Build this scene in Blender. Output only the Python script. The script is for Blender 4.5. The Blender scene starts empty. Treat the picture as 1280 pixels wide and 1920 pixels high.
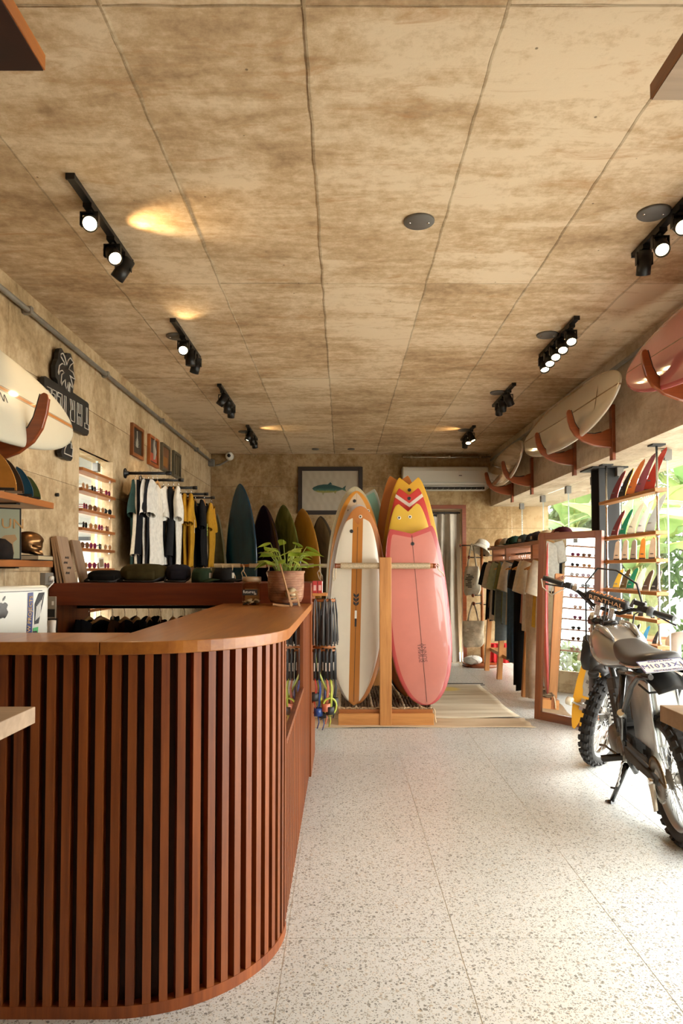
import bpy, bmesh, math, random
from math import sin, cos, pi, radians as rad, sqrt, atan2
from mathutils import Vector as V, Matrix as MX, noise as NZ

SC = bpy.context.scene
COL = SC.collection

# ------------------------------------------------------------------ camera, world, light, exposure
CAM_H, FPX, PITCH = 1.35, 1280.0, rad(2.0)
cd = bpy.data.cameras.new('camera'); cam = bpy.data.objects.new('camera', cd); COL.objects.link(cam)
cam.location = (0, 0, CAM_H); cam.rotation_euler = (rad(90) + PITCH, 0, 0)
cd.sensor_fit = 'AUTO'; cd.sensor_width = 36; cd.lens = 24
cd.shift_x = -2 / 1920; cd.shift_y = 63.3 / 1920
cd.clip_start = 0.02; cd.clip_end = 200
SC.camera = cam

SC.view_settings.view_transform = 'Standard'; SC.view_settings.look = 'None'
SC.view_settings.gamma = 1; SC.view_settings.use_curve_mapping = False
SC.view_settings.exposure = 0.1
SC.cycles.max_bounces = 9; SC.cycles.diffuse_bounces = 5; SC.cycles.glossy_bounces = 4
SC.cycles.transmission_bounces = 8; SC.cycles.transparent_max_bounces = 12
SC.cycles.sample_clamp_indirect = 6.0; SC.cycles.caustics_reflective = False; SC.cycles.caustics_refractive = False

SKY = 11.0
wd = bpy.data.worlds.new('sky'); SC.world = wd; wd.use_nodes = True
bgn = wd.node_tree.nodes['Background']
bgn.inputs[0].default_value = (0.99, 0.99, 0.945, 1); bgn.inputs[1].default_value = SKY   # even bright overcast

# ------------------------------------------------------------------ constants of the room
XL, XB, ZB, ZC, YB = -1.92, 2.16, 2.27, 3.04, 9.93
def ray(u, v):
    d = V(((u - 642) / FPX, cos(PITCH), sin(PITCH))); s = (1023.3 - v) / FPX
    return d + V((0, -sin(PITCH), cos(PITCH))) * s
CP = V((0, 0, CAM_H))
def PY(u, v, y): r = ray(u, v); return CP + r * (y / r.y)
def PXx(u, v, x): r = ray(u, v); return CP + r * (x / r.x)
def PZ(u, v, z): r = ray(u, v); return CP + r * ((z - CAM_H) / r.z)

# ------------------------------------------------------------------ mesh builder
class B:
    def __init__(s): s.v = []; s.f = []; s.m = []; s.s = []; s.at = {}
    def add(s, vs, fs, mi=0, sm=False):
        k = len(s.v); s.v += [tuple(p) for p in vs]
        for f in fs: s.f.append([k + i for i in f]); s.m.append(mi); s.s.append(sm)
        return s
    def box(s, c, d, rot=None, mi=0, taper=1.0):
        x, y, z = d[0] / 2, d[1] / 2, d[2] / 2; t = taper
        vs = [V(p) for p in ((-x, -y, -z), (x, -y, -z), (x, y, -z), (-x, y, -z), (-x * t, -y * t, z), (x * t, -y * t, z), (x * t, y * t, z), (-x * t, y * t, z))]
        if rot is not None: vs = [rot @ p for p in vs]
        c = V(c)
        return s.add([p + c for p in vs], [(0, 3, 2, 1), (4, 5, 6, 7), (0, 1, 5, 4), (1, 2, 6, 5), (2, 3, 7, 6), (3, 0, 4, 7)], mi)
    def bb(s, x0, x1, y0, y1, z0, z1, mi=0):
        return s.box(((x0 + x1) / 2, (y0 + y1) / 2, (z0 + z1) / 2), (x1 - x0, y1 - y0, z1 - z0), None, mi)
    def tube(s, pts, r, n=8, mi=0, closed=False, caps=True, flat=1.0, sm=True):
        pts = [V(p) for p in pts]; m = len(pts)
        rs = r if isinstance(r, (list, tuple)) else [r] * m
        vs = []; up = None
        for i in range(m):
            if closed: t = pts[(i + 1) % m] - pts[i - 1]
            else: t = pts[min(i + 1, m - 1)] - pts[max(i - 1, 0)]
            t = t.normalized() if t.length > 1e-9 else V((0, 0, 1))
            if up is None:
                up = V((0, 0, 1)) if abs(t.z) < .9 else V((1, 0, 0))
            a = (up - t * up.dot(t)); a = a.normalized() if a.length > 1e-6 else t.orthogonal().normalized()
            up = a; b = t.cross(a)
            for k in range(n):
                q = 2 * pi * k / n
                vs.append(pts[i] + a * (cos(q) * rs[i]) + b * (sin(q) * rs[i] * flat))
        fs = []
        for i in range(m if closed else m - 1):
            j = (i + 1) % m
            for k in range(n): fs.append((i * n + k, i * n + (k + 1) % n, j * n + (k + 1) % n, j * n + k))
        k0 = len(s.v); s.add(vs, fs, mi, sm)
        if caps and not closed:
            s.f.append([k0 + k for k in range(n)][::-1]); s.m.append(mi); s.s.append(False)
            s.f.append([k0 + (m - 1) * n + k for k in range(n)]); s.m.append(mi); s.s.append(False)
        return s
    def cyl(s, a, b, r, r2=None, n=14, mi=0): return s.tube([a, b], [r, r if r2 is None else r2], n, mi)
    def lathe(s, prof, n=24, mx=None, mi=0, sm=True, caps=True):
        mx = mx or MX.Identity(4); vs = []
        for r, z in prof:
            for k in range(n):
                q = 2 * pi * k / n; vs.append(mx @ V((r * cos(q), r * sin(q), z)))
        fs = []
        for i in range(len(prof) - 1):
            for k in range(n): fs.append((i * n + k, i * n + (k + 1) % n, (i + 1) * n + (k + 1) % n, (i + 1) * n + k))
        s.add(vs, fs, mi, sm); k0 = len(s.v) - len(vs)
        for i, rev in ((0, True), (len(prof) - 1, False)):
            if caps and prof[i][0] > 1e-6:
                f = [k0 + i * n + k for k in range(n)]; s.f.append(f[::-1] if rev else f); s.m.append(mi); s.s.append(False)
        return s
    def prism(s, poly, d, mx=None, mi=0):
        # outline in the XZ plane, thickness d along Y
        mx = mx or MX.Identity(4); n = len(poly)
        vs = [mx @ V((x, -d / 2, z)) for x, z in poly] + [mx @ V((x, d / 2, z)) for x, z in poly]
        fs = [list(range(n)), list(range(n, 2 * n))[::-1]] + [((i + 1) % n, i, n + i, n + (i + 1) % n) for i in range(n)]
        return s.add(vs, fs, mi)
    def grid(s, fn, nu, nv, mi=0, cu=False, cv=False, sm=True):
        vs = [V(fn(i, j)) for i in range(nu) for j in range(nv)]
        fs = []
        for i in range(nu if cu else nu - 1):
            for j in range(nv if cv else nv - 1):
                fs.append((i * nv + j, ((i + 1) % nu) * nv + j, ((i + 1) % nu) * nv + (j + 1) % nv, i * nv + (j + 1) % nv))
        return s.add(vs, fs, mi, sm)
    def merge(s, o, mx=None, mi=None):
        k = len(s.v); s.v += [tuple(mx @ V(p)) for p in o.v] if mx else list(o.v)
        s.f += [[k + i for i in f] for f in o.f]; s.m += [mi if mi is not None else q for q in o.m]; s.s += o.s
        return s
    def mesh(s, name, mats):
        me = bpy.data.meshes.new(name); me.from_pydata(s.v, [], s.f)
        for m in mats: me.materials.append(m)
        me.polygons.foreach_set('material_index', s.m); me.polygons.foreach_set('use_smooth', s.s)
        for k, a in s.at.items():
            at = me.attributes.new(k, 'FLOAT', 'POINT'); at.data.foreach_set('value', a)
        bm = bmesh.new(); bm.from_mesh(me); bmesh.ops.recalc_face_normals(bm, faces=bm.faces); bm.to_mesh(me); bm.free()
        me.update(); return me

ROOTM = {}
def T(name, label, cat, loc=(0, 0, 0), rot=(0, 0, 0), group=None):
    o = bpy.data.objects.new(name, None); COL.objects.link(o); o.empty_display_size = .05
    o.location = loc; o.rotation_euler = rot
    tag(o, label, cat, group)
    return o
def tag(o, label=None, cat=None, group=None, kind=None):
    if label: o['label'] = label
    if cat: o['category'] = cat
    if group: o['group'] = group
    if kind: o['kind'] = kind
    return o
def basis(o): return MX.LocRotScale(o.location, o.rotation_euler, o.scale)
def P(name, b, mats, root=None, bevel=0, label=None, w=False, loc=None, rot=None, seg=2, sub=0, solid=0):
    mats = mats if isinstance(mats, (list, tuple)) else [mats]
    me = b if isinstance(b, bpy.types.Mesh) else b.mesh(name, mats)
    o = bpy.data.objects.new(name, me); COL.objects.link(o)
    if loc is not None: o.location = loc
    if rot is not None: o.rotation_euler = rot
    if root is not None:
        o.parent = root
        if w:
            m = basis(root); p = root.parent
            while p is not None: m = basis(p) @ m; p = p.parent
            o.matrix_parent_inverse = m.inverted()
    if solid:
        md = o.modifiers.new('solid', 'SOLIDIFY'); md.thickness = solid; md.offset = 0
    if bevel:
        md = o.modifiers.new('bevel', 'BEVEL'); md.width = bevel; md.segments = seg; md.limit_method = 'ANGLE'; md.angle_limit = rad(35)
    if sub:
        md = o.modifiers.new('sub', 'SUBSURF'); md.levels = sub; md.render_levels = sub
    if label: o['label'] = label
    return o
def S(name, b, mats, root=None, **k):
    o = P(name, b, mats, root, **k)
    if root is None: o['kind'] = 'structure'
    return o
def dup(r, loc=None, rot=None, label=None, group=None, par=None, scale=None):
    c = r.copy(); COL.objects.link(c)
    if par is not None: c.parent = par
    if loc is not None: c.location = loc
    if rot is not None: c.rotation_euler = rot
    if scale is not None: c.scale = scale
    if label: c['label'] = label
    if group: c['group'] = group
    for ch in r.children: dup(ch, par=c)
    return c
def setmat(o, m, i=0):
    o.material_slots[i].link = 'OBJECT'; o.material_slots[i].material = m
def kids(o, name): return [c for c in o.children if c.name.split('.')[0] == name]
def text(body, size, ext=.0008, align='CENTER'):
    cu = bpy.data.curves.new('t', 'FONT'); cu.body = body; cu.size = size; cu.align_x = align; cu.align_y = 'CENTER'; cu.extrude = ext; cu.resolution_u = 2
    o = bpy.data.objects.new('t', cu); COL.objects.link(o)
    dg = bpy.context.evaluated_depsgraph_get(); me = bpy.data.meshes.new_from_object(o.evaluated_get(dg))
    b = B(); b.add([v.co.copy() for v in me.vertices], [list(p.vertices) for p in me.polygons])
    bpy.data.objects.remove(o); bpy.data.meshes.remove(me); bpy.data.curves.remove(cu)
    return b
ORD = ['first', 'second', 'third', 'fourth', 'fifth', 'sixth', 'seventh', 'eighth', 'ninth', 'tenth', 'eleventh', 'twelfth', 'thirteenth', 'fourteenth', 'fifteenth']
def T4(x=0, y=0, z=0): return MX.Translation((x, y, z))
def R4(a, ax): return MX.Rotation(a, 4, ax)
def lerp(a, b, t): return a + (b - a) * t

# ------------------------------------------------------------------ materials
def nt(name):
    m = bpy.data.materials.new(name); m.use_nodes = True
    t = m.node_tree; return m, t, t.nodes['Principled BSDF']
def N(t, typ, **k):
    n = t.nodes.new(typ)
    for a, b in k.items():
        if a.startswith('i_'): n.inputs[int(a[2:])].default_value = b
        else: setattr(n, a, b)
    return n
def L(t, a, b): t.links.new(a, b)
def ramp(t, fac, stops):
    r = N(t, 'ShaderNodeValToRGB'); e = r.color_ramp.elements
    while len(e) < len(stops): e.new(.5)
    for q, (p, c) in zip(e, stops): q.position = p; q.color = (*c, 1) if len(c) == 3 else c
    L(t, fac, r.inputs[0]); return r.outputs[0]
def mixc(t, fac, a, b, mode='MIX'):
    m = N(t, 'ShaderNodeMix', data_type='RGBA', blend_type=mode)
    for s, x in ((0, fac), (6, a), (7, b)):
        if hasattr(x, 'is_output'): L(t, x, m.inputs[s])
        else: m.inputs[s].default_value = x if s == 0 else (*x, 1)
    return m.outputs[2]
def mth(t, op, a, b=None, c=None):
    m = N(t, 'ShaderNodeMath', operation=op)
    for i, x in enumerate((a, b, c)):
        if x is None: continue
        if hasattr(x, 'is_output'): L(t, x, m.inputs[i])
        else: m.inputs[i].default_value = x
    return m.outputs[0]
def coords(t, kind='Object', scale=(1, 1, 1), rot=(0, 0, 0)):
    if kind == 'World': src = N(t, 'ShaderNodeNewGeometry').outputs['Position']
    else: src = N(t, 'ShaderNodeTexCoord').outputs[kind]
    mp = N(t, 'ShaderNodeMapping'); mp.inputs['Scale'].default_value = scale; mp.inputs['Rotation'].default_value = rot
    L(t, src, mp.inputs[0]); return mp.outputs[0]
def noise(t, vec, scale, detail=4, rough=.55, dist=0):
    n = N(t, 'ShaderNodeTexNoise'); n.inputs['Scale'].default_value = scale; n.inputs['Detail'].default_value = detail
    n.inputs['Roughness'].default_value = rough; n.inputs['Distortion'].default_value = dist
    L(t, vec, n.inputs['Vector']); return n.outputs[0]
def bump(t, bs, h, strength=.3, dist=.01):
    b = N(t, 'ShaderNodeBump'); b.inputs['Strength'].default_value = strength; b.inputs['Distance'].default_value = dist
    L(t, h, b.inputs['Height']); L(t, b.outputs[0], bs.inputs['Normal'])
_MC = {}
def M(name, col, rough=.5, metal=0, coat=0, var=0, vs=8, bmp=0, emit=0, spec=None, sheen=0):
    if name in _MC: return _MC[name]
    m, t, b = nt(name)
    b.inputs['Base Color'].default_value = (*col, 1); b.inputs['Roughness'].default_value = rough; b.inputs['Metallic'].default_value = metal
    if coat: b.inputs['Coat Weight'].default_value = coat; b.inputs['Coat Roughness'].default_value = .06
    if spec is not None: b.inputs['Specular IOR Level'].default_value = spec
    if sheen: b.inputs['Sheen Weight'].default_value = sheen
    if var or bmp:
        n = noise(t, coords(t), vs, 5, .6)
        if var: L(t, ramp(t, n, [(.3, [c * (1 - var) for c in col]), (.7, [min(1, c * (1 + var)) for c in col])]), b.inputs['Base Color'])
        if bmp: bump(t, b, n, bmp, .01)
    if emit: b.inputs['Emission Color'].default_value = (*col, 1); b.inputs['Emission Strength'].default_value = emit
    _MC[name] = m; return m
def wood(name, c1, c2, rough=.4, axis=2, sc=6, coat=0, var=.35, c3=None):
    if name in _MC: return _MC[name]
    m, t, b = nt(name)
    s = [sc, sc, sc]; s[axis] = sc * .07
    vec = coords(t, 'Object', s)
    oi = N(t, 'ShaderNodeObjectInfo')
    off = N(t, 'ShaderNodeVectorMath', operation='ADD'); L(t, vec, off.inputs[0])
    cx = N(t, 'ShaderNodeCombineXYZ'); r9 = mth(t, 'MULTIPLY', oi.outputs['Random'], 37.0)
    for i in range(3): L(t, r9, cx.inputs[i])
    L(t, cx.outputs[0], off.inputs[1]); vec = off.outputs[0]
    n1 = noise(t, vec, 2.2, 6, .6, .8); n2 = noise(t, vec, 9, 4, .6, .2)
    f = mth(t, 'ADD', mth(t, 'MULTIPLY', n1, .7), mth(t, 'MULTIPLY', n2, .3))
    c = ramp(t, f, [(.32, c1), (.62, c2)] if c3 is None else [(.3, c1), (.5, c2), (.68, c3)])
    k = mth(t, 'ADD', mth(t, 'MULTIPLY', oi.outputs['Random'], var), 1 - var / 2)
    hs = N(t, 'ShaderNodeHueSaturation'); L(t, c, hs.inputs['Color']); L(t, k, hs.inputs['Value'])
    L(t, hs.outputs[0], b.inputs['Base Color']); b.inputs['Roughness'].default_value = rough
    if coat: b.inputs['Coat Weight'].default_value = coat; b.inputs['Coat Roughness'].default_value = .15
    bump(t, b, f, .12, .004)
    _MC[name] = m; return m
def fabric(name, col, rough=.95, vs=30, var=.12):
    if name in _MC: return _MC[name]
    m, t, b = nt(name); vec = coords(t, 'Object')
    n = noise(t, vec, vs, 3); n2 = noise(t, vec, 420, 2)
    L(t, ramp(t, n, [(.3, [c * (1 - var) for c in col]), (.7, [min(1, c * (1 + var)) for c in col])]), b.inputs['Base Color'])
    b.inputs['Roughness'].default_value = rough; b.inputs['Specular IOR Level'].default_value = .08
    bump(t, b, n2, .25, .002); _MC[name] = m; return m
def concrete(name, dark, mid, pale, stain, streak='x', panel=0.0):
    m, t, b = nt(name)
    p = coords(t, 'World')
    sx = {'x': (.8, 3.2, 3.2), 'z': (1.9, 1.9, 1.05), 'y': (3.2, .8, 3.2)}[streak]
    ps = coords(t, 'World', sx)
    big = noise(t, p, 1.05, 7, .66, .5); st = noise(t, ps, 1.9, 7, .68, .5); fine = noise(t, p, 17, 8, .74)
    f = mth(t, 'ADD', mth(t, 'ADD', mth(t, 'MULTIPLY', big, .36), mth(t, 'MULTIPLY', st, .36)), mth(t, 'MULTIPLY', fine, .28))
    oi = N(t, 'ShaderNodeObjectInfo')
    if panel: f = mth(t, 'ADD', f, mth(t, 'MULTIPLY', mth(t, 'SUBTRACT', oi.outputs['Random'], .5), panel))
    c = ramp(t, f, [(.385, dark), (.475, mid), (.55, pale)])
    s2 = noise(t, coords(t, 'World', [q * 1.4 for q in sx]), 2.6, 6, .7, .9)
    c = mixc(t, ramp(t, s2, [(.56, (0, 0, 0)), (.74, (.75, .75, .75))]), c, stain)
    vo = N(t, 'ShaderNodeTexVoronoi'); vo.inputs['Scale'].default_value = 9; L(t, p, vo.inputs['Vector'])
    pit = ramp(t, vo.outputs['Distance'], [(.035, (1, 1, 1)), (.06, (0, 0, 0))])
    mask = mth(t, 'MULTIPLY', pit, mth(t, 'GREATER_THAN', noise(t, p, 3.1, 2), .54))
    c = mixc(t, mth(t, 'MULTIPLY', mask, .75), c, [q * .35 for q in dark])
    L(t, c, b.inputs['Base Color']); b.inputs['Roughness'].default_value = .82; b.inputs['Specular IOR Level'].default_value = .3
    h = mth(t, 'SUBTRACT', mth(t, 'ADD', mth(t, 'MULTIPLY', fine, .4), mth(t, 'MULTIPLY', st, .6)), mask)
    bump(t, b, h, .35, .012); return m
def terrazzo():
    m, t, b = nt('terrazzo'); p = coords(t, 'World')
    base = ramp(t, noise(t, p, 1.2, 5, .6), [(.3, (.62, .635, .605)), (.7, (.71, .725, .70))])
    c = base
    wob = N(t, 'ShaderNodeVectorMath', operation='ADD'); L(t, p, wob.inputs[0])
    nn = N(t, 'ShaderNodeTexNoise'); nn.inputs['Scale'].default_value = 35; L(t, p, nn.inputs['Vector'])
    sc_ = N(t, 'ShaderNodeVectorMath', operation='SCALE'); L(t, nn.outputs['Color'], sc_.inputs[0]); sc_.inputs['Scale'].default_value = .02; L(t, sc_.outputs[0], wob.inputs[1])
    for s, lo, hi, keep in ((52, .30, .36, .52), (95, .34, .40, .42), (170, .34, .42, .3)):
        vo = N(t, 'ShaderNodeTexVoronoi'); vo.inputs['Scale'].default_value = s; L(t, wob.outputs[0], vo.inputs['Vector'])
        sp = N(t, 'ShaderNodeSeparateColor'); L(t, vo.outputs['Color'], sp.inputs[0])
        mask = mth(t, 'MULTIPLY', ramp(t, vo.outputs['Distance'], [(lo, (1, 1, 1)), (hi, (0, 0, 0))]), mth(t, 'GREATER_THAN', sp.outputs[0], keep))
        cc = ramp(t, sp.outputs[1], [(.0, (.11, .11, .10)), (.35, (.26, .255, .22)), (.6, (.42, .39, .32)), (.85, (.8, .78, .72)), (1, (.40, .31, .20))])
        c = mixc(t, mth(t, 'MULTIPLY', mask, .9), c, cc)
    L(t, c, b.inputs['Base Color']); b.inputs['Roughness'].default_value = .32; b.inputs['Specular IOR Level'].default_value = .45
    return m
def glass(name, tint=(1, 1, 1), rough=0, refl=1.0):
    # thin architectural pane: Fresnel reflection over clear transmission
    m = bpy.data.materials.new(name); m.use_nodes = True; t = m.node_tree; t.nodes.clear()
    o = N(t, 'ShaderNodeOutputMaterial'); g = N(t, 'ShaderNodeBsdfGlossy'); g.inputs['Roughness'].default_value = rough
    tr = N(t, 'ShaderNodeBsdfTransparent'); tr.inputs[0].default_value = (*tint, 1)
    fr = N(t, 'ShaderNodeFresnel'); bk = N(t, 'ShaderNodeNewGeometry').outputs['Backfacing']
    L(t, mth(t, 'ADD', mth(t, 'MULTIPLY', bk, 1 / 1.45 - 1.45), 1.45), fr.inputs[0])   # same Fresnel on both faces of the pane
    mx = N(t, 'ShaderNodeMixShader'); L(t, mth(t, 'MULTIPLY', fr.outputs[0], refl), mx.inputs[0]); L(t, tr.outputs[0], mx.inputs[1]); L(t, g.outputs[0], mx.inputs[2]); L(t, mx.outputs[0], o.inputs[0])
    return m

CEIL = concrete('ceiling_concrete', (.345, .225, .12), (.55, .395, .23), (.73, .585, .40), (.46, .245, .10), 'x', .07)
WALL = concrete('wall_concrete', (.26, .175, .085), (.43, .305, .165), (.58, .44, .265), (.34, .18, .07), 'z', .05)
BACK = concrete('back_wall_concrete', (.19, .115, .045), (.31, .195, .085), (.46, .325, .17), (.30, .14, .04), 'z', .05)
BEAM = concrete('beam_concrete', (.34, .26, .17), (.47, .375, .26), (.58, .48, .35), (.38, .24, .13), 'y', .04)
SEAM = concrete('seam_concrete', (.20, .13, .065), (.36, .26, .15), (.52, .41, .27), (.30, .16, .06), 'x')
TERR = terrazzo()
RED = wood('red_counter_wood', (.115, .021, .003), (.275, .070, .010), .5, 2, 7, .06, .35)
REDX = wood('red_fascia_wood', (.095, .012, .002), (.18, .030, .005), .42, 0, 6, .15, .2)
TOPW = wood('counter_top_wood', (.24, .07, .010), (.42, .15, .022), .36, 1, 5, .15, .12)
DARKW = M('dark_backing_wood', (.030, .006, .002), .7, var=.3)
ORW = wood('orange_shelf_wood', (.24, .07, .013), (.40, .135, .028), .45, 1, 7, .15, .2)
ORWX = wood('orange_shelf_wood_x', (.24, .07, .013), (.40, .135, .028), .45, 0, 7, .15, .2)
OAK = wood('light_teak', (.36, .14, .032), (.56, .25, .068), .45, 2, 7, .1, .15)
OAKX = wood('light_teak_x', (.36, .14, .032), (.56, .25, .068), .45, 0, 7, .1, .15)
HOOK = wood('hook_mahogany', (.16, .032, .007), (.27, .062, .013), .35, 0, 7, .3, .15)
GREYW = wood('weathered_table_wood', (.27, .185, .115), (.40, .28, .18), .6, 0, 6, 0, .1)
BLK = M('black_metal', (.012, .011, .010), .42, .3)
BLKP = M('black_plastic', (.016, .015, .014), .5)
STEEL = M('steel_grey_paint', (.042, .042, .041), .6, 0, spec=.25)
CHROME = M('chrome', (.72, .72, .70), .18, 1)
ALU = M('brushed_aluminium', (.56, .57, .55), .34, 1, var=.18, vs=5)
GALV = M('galvanised_pipe', (.30, .28, .24), .5, .6, var=.2)
WHITEP = M('white_plastic', (.78, .76, .70), .4)
ROPE = M('cotton_rope', (.66, .52, .33), .9, bmp=.5, var=.2, vs=90)
GLASS = glass('clear_glass')
NATW = wood('hanger_wood', (.42, .19, .05), (.58, .30, .09), .45, 0, 8, .1, .3)
# ================================================================== SETTING
RN = random.Random(7)
# ---- floor: slab, terrazzo tiles, zinc joints lie in the gaps
fl = S('floor', B().bb(-2.1, 4.15, -2.2, 10.1, -.16, -.0015), M('joint_zinc', (.66, .64, .57), .6))
fxs = [-1.92, -1.45, -.828, -.206, .416, 1.038, 1.66, 2.282, 2.904, 3.526, 4.15]
fys = [-2.2, -1.17, .07, 1.31, 2.55, 3.79, 5.03, 6.27, 7.51, 8.75, 10.0]
for i in range(10):
    for j in range(10):
        g = .0016
        P('floor_tile', B().bb(fxs[i] + g, fxs[i + 1] - g, fys[j] + g, fys[j + 1] - g, -.0012, 0), TERR, fl)
S('pavement', B().bb(4.15, 16, -6, 30, -.16, -.02).bb(-2.1, 4.15, -6, -2.2, -.16, -.02).bb(3.0, 4.15, 10.1, 30, -.16, -.02), M('pavement_concrete', (.55, .53, .47), .8, var=.15, vs=2))
S('pavement_side', B().bb(-12, -2.1, -6, 30, -.16, -.02), M('side_yard_gravel', (.46, .45, .40), .9, var=.2, vs=3))

# ---- ceiling: formwork panels with cast ridges between
ce = S('ceiling', B().bb(-2.2, 3.0, -2.3, 10.1, ZC + .02, ZC + .3), M('ceiling_joint', (.16, .11, .06), .9))
cxs = [-1.945 + .61 * k for k in range(7)] + [2.18]
cys = [-2.2, -1.95, .02, 1.99, 3.98, 5.98, 7.93, YB]
for i in range(7):
    for j in range(7):
        dz = RN.uniform(-.002, .002); g = .0035
        P('ceiling_panel', B().bb(cxs[i] + g, cxs[i + 1] - g, cys[j] + g, cys[j + 1] - g, ZC + dz, ZC + .05), CEIL, ce)
def ridge(a, b, w, h, seed):
    a, b = V(a), V(b); n = max(8, int((b - a).length / .035)); d = (b - a).normalized(); s = d.cross(V((0, 0, 1)))
    r = random.Random(seed); bb = B(); off = 0
    def fn(i, j):
        p = a.lerp(b, i / (n - 1)); q = NZ.noise(V((i * .21, seed * 3.1, 0))) * .007
        e = (j - 1.5) / 1.5
        ww = w * (1 + .5 * NZ.noise(V((i * .43, j * 9.0, seed))))
        dz = -.6 * h * (1 if j in (1, 2) else -.8) * (.6 + .7 * abs(NZ.noise(V((i * .37, 5 + j, seed)))))
        return p + s * (e * ww + q) + V((0, 0, dz))
    return bb.grid(fn, n, 4, sm=False)
for i in range(1, 7): P('seam_ridge', ridge((cxs[i], -2.1, ZC), (cxs[i], YB, ZC), .0105, .0055, i), SEAM, ce)
for j in range(1, 7): P('seam_ridge', ridge((-1.9, cys[j], ZC), (2.16, cys[j], ZC), .006, .003, 20 + j), SEAM, ce)

# ---- side wall with the window recess
WY0, WY1, WZ0, WZ1 = 4.96, 5.69, .30, 2.25
wl = S('wall_left', B().bb(-2.10, -1.945, -2.2, WY0, 0, ZC + .02).bb(-2.10, -1.945, WY1, YB + .2, 0, ZC + .02).bb(-2.10, -1.945, WY0, WY1, 0, WZ0).bb(-2.10, -1.945, WY0, WY1, WZ1, ZC + .02), WALL)
zs = [0, .12, .73, 1.34, 1.95, 2.56, ZC + .015]
ys = [-2.2, -1.0, .22, 1.44, 2.66, 3.88, WY0, WY1, 6.91, 8.13, 9.35, YB]
def wall_panels(root, mat, c0, c1, a_s, zz, place, skip=None):
    for i in range(len(a_s) - 1):
        for j in range(len(zz) - 1):
            if skip and skip(a_s[i], a_s[i + 1], zz[j], zz[j + 1]): continue
            z0, z1 = zz[j], zz[j + 1]
            d = RN.uniform(0, .003)
            P('wall_panel', place(a_s[i] + .0015, a_s[i + 1] - .0015, z0 + .0015, z1 - .0015, d), mat, root)
def pl_left(y0, y1, z0, z1, d):
    if abs(y0 - .0015 - WY0) < .01:
        if z0 < 2.2 and z1 > 2.3: z0 = WZ1
        if z0 < WZ0 and z1 > WZ0: z1 = WZ0
    return B().bb(-1.97, XL - d, y0, y1, z0, z1)
wall_panels(wl, WALL, 0, 0, ys, zs, pl_left, lambda a, b, z0, z1: abs(a - WY0) < .01 and z0 >= .7 and z1 <= 2.0)

# ---- end wall with the fitting room doorway
DX0, DX1, DZ = 1.00, 1.74, 2.235
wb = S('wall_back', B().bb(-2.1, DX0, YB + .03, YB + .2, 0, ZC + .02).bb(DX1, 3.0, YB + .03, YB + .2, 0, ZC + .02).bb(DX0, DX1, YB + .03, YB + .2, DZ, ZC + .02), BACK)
xs = [-1.92, -.70, .52, DX0, DX1, 2.4, 3.0]
def pl_back(x0, x1, z0, z1, d):
    if abs(x0 - .0015 - DX0) < .01 and z0 < DZ < z1: z0 = DZ
    return B().bb(x0, x1, YB + d, YB + .05, z0, z1)
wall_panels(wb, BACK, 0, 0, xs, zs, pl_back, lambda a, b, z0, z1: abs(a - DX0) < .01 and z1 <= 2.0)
S('wall_fitting_room', B().bb(DX0 - .3, DX1 + .3, 11.2, 11.3, 0, 2.6).bb(DX0 - .4, DX0 - .3, YB + .2, 11.3, 0, 2.6).bb(DX1 + .3, DX1 + .4, YB + .2, 11.3, 0, 2.6).bb(DX0 - .4, DX1 + .4, YB + .2, 11.3, 2.5, 2.6), M('fitting_room_wall', (.25, .18, .11), .9))
S('wall_front', B().bb(-2.1, 3.0, -2.4, -2.2, 0, ZC + .02), WALL)

# ---- concrete beam over the glass wall, steel column
S('wall_entrance', B().bb(XB, XB + .25, -2.3, .55, 0, ZB), WALL)
wr = S('wall_right', B().bb(XB + .02, 3.0, -2.3, YB + .03, ZB + .004, ZC + .06), BEAM)
bys = [-2.3, -.3, 1.7, 3.7, 5.7, 7.7, YB]
for j in range(6):
    P('wall_panel', B().bb(XB, XB + .05, bys[j] + .002, bys[j + 1] - .002, ZB, 2.90), BEAM, wr)
    P('wall_panel', B().bb(XB + .006, XB + .05, bys[j] + .002, bys[j + 1] - .002, 2.903, ZC + .01), BEAM, wr)
    P('wall_panel', B().bb(XB + .05, 3.0, bys[j] + .002, bys[j + 1] - .002, ZB, ZB + .05), BEAM, wr)
b = B().bb(2.30, 2.50, 6.10, 6.115, 0, ZB).bb(2.30, 2.50, 6.285, 6.30, 0, ZB).bb(2.392, 2.408, 6.115, 6.285, 0, ZB)
S('steel_column', b, STEEL)
P('base_plate', B().bb(2.26, 2.54, 6.06, 6.34, 0, .012), STEEL, bpy.data.objects['steel_column'])
P('cap_plate', B().bb(2.22, 2.54, 6.04, 6.36, ZB - .014, ZB), STEEL, bpy.data.objects['steel_column'])

# ---- frameless glass wall: one window per pane, clips at the joints
GX = 2.46
joints = [5.16, 6.05, 6.66, 7.43, 8.37, 9.36, YB]
for k in range(6):
    w = S('window_%d' % (k + 2), B().bb(GX, GX + .01, joints[k] + .003, joints[k + 1] - .003, .01, ZB - .01), GLASS)
    P('pane_edge', B().bb(GX - .001, GX + .011, joints[k] - .001, joints[k] + .003, .01, ZB - .01), M('pane_edge_dull', (.34, .40, .36), .3), w)
    for z in (ZB - .05, .05):
        P('glass_clip', B().bb(GX - .028, GX + .03, joints[k] - .028, joints[k] + .03, z - .04, z + .04), M('clip_steel', (.16, .15, .13), .45, .8), w, bevel=.003)

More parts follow.
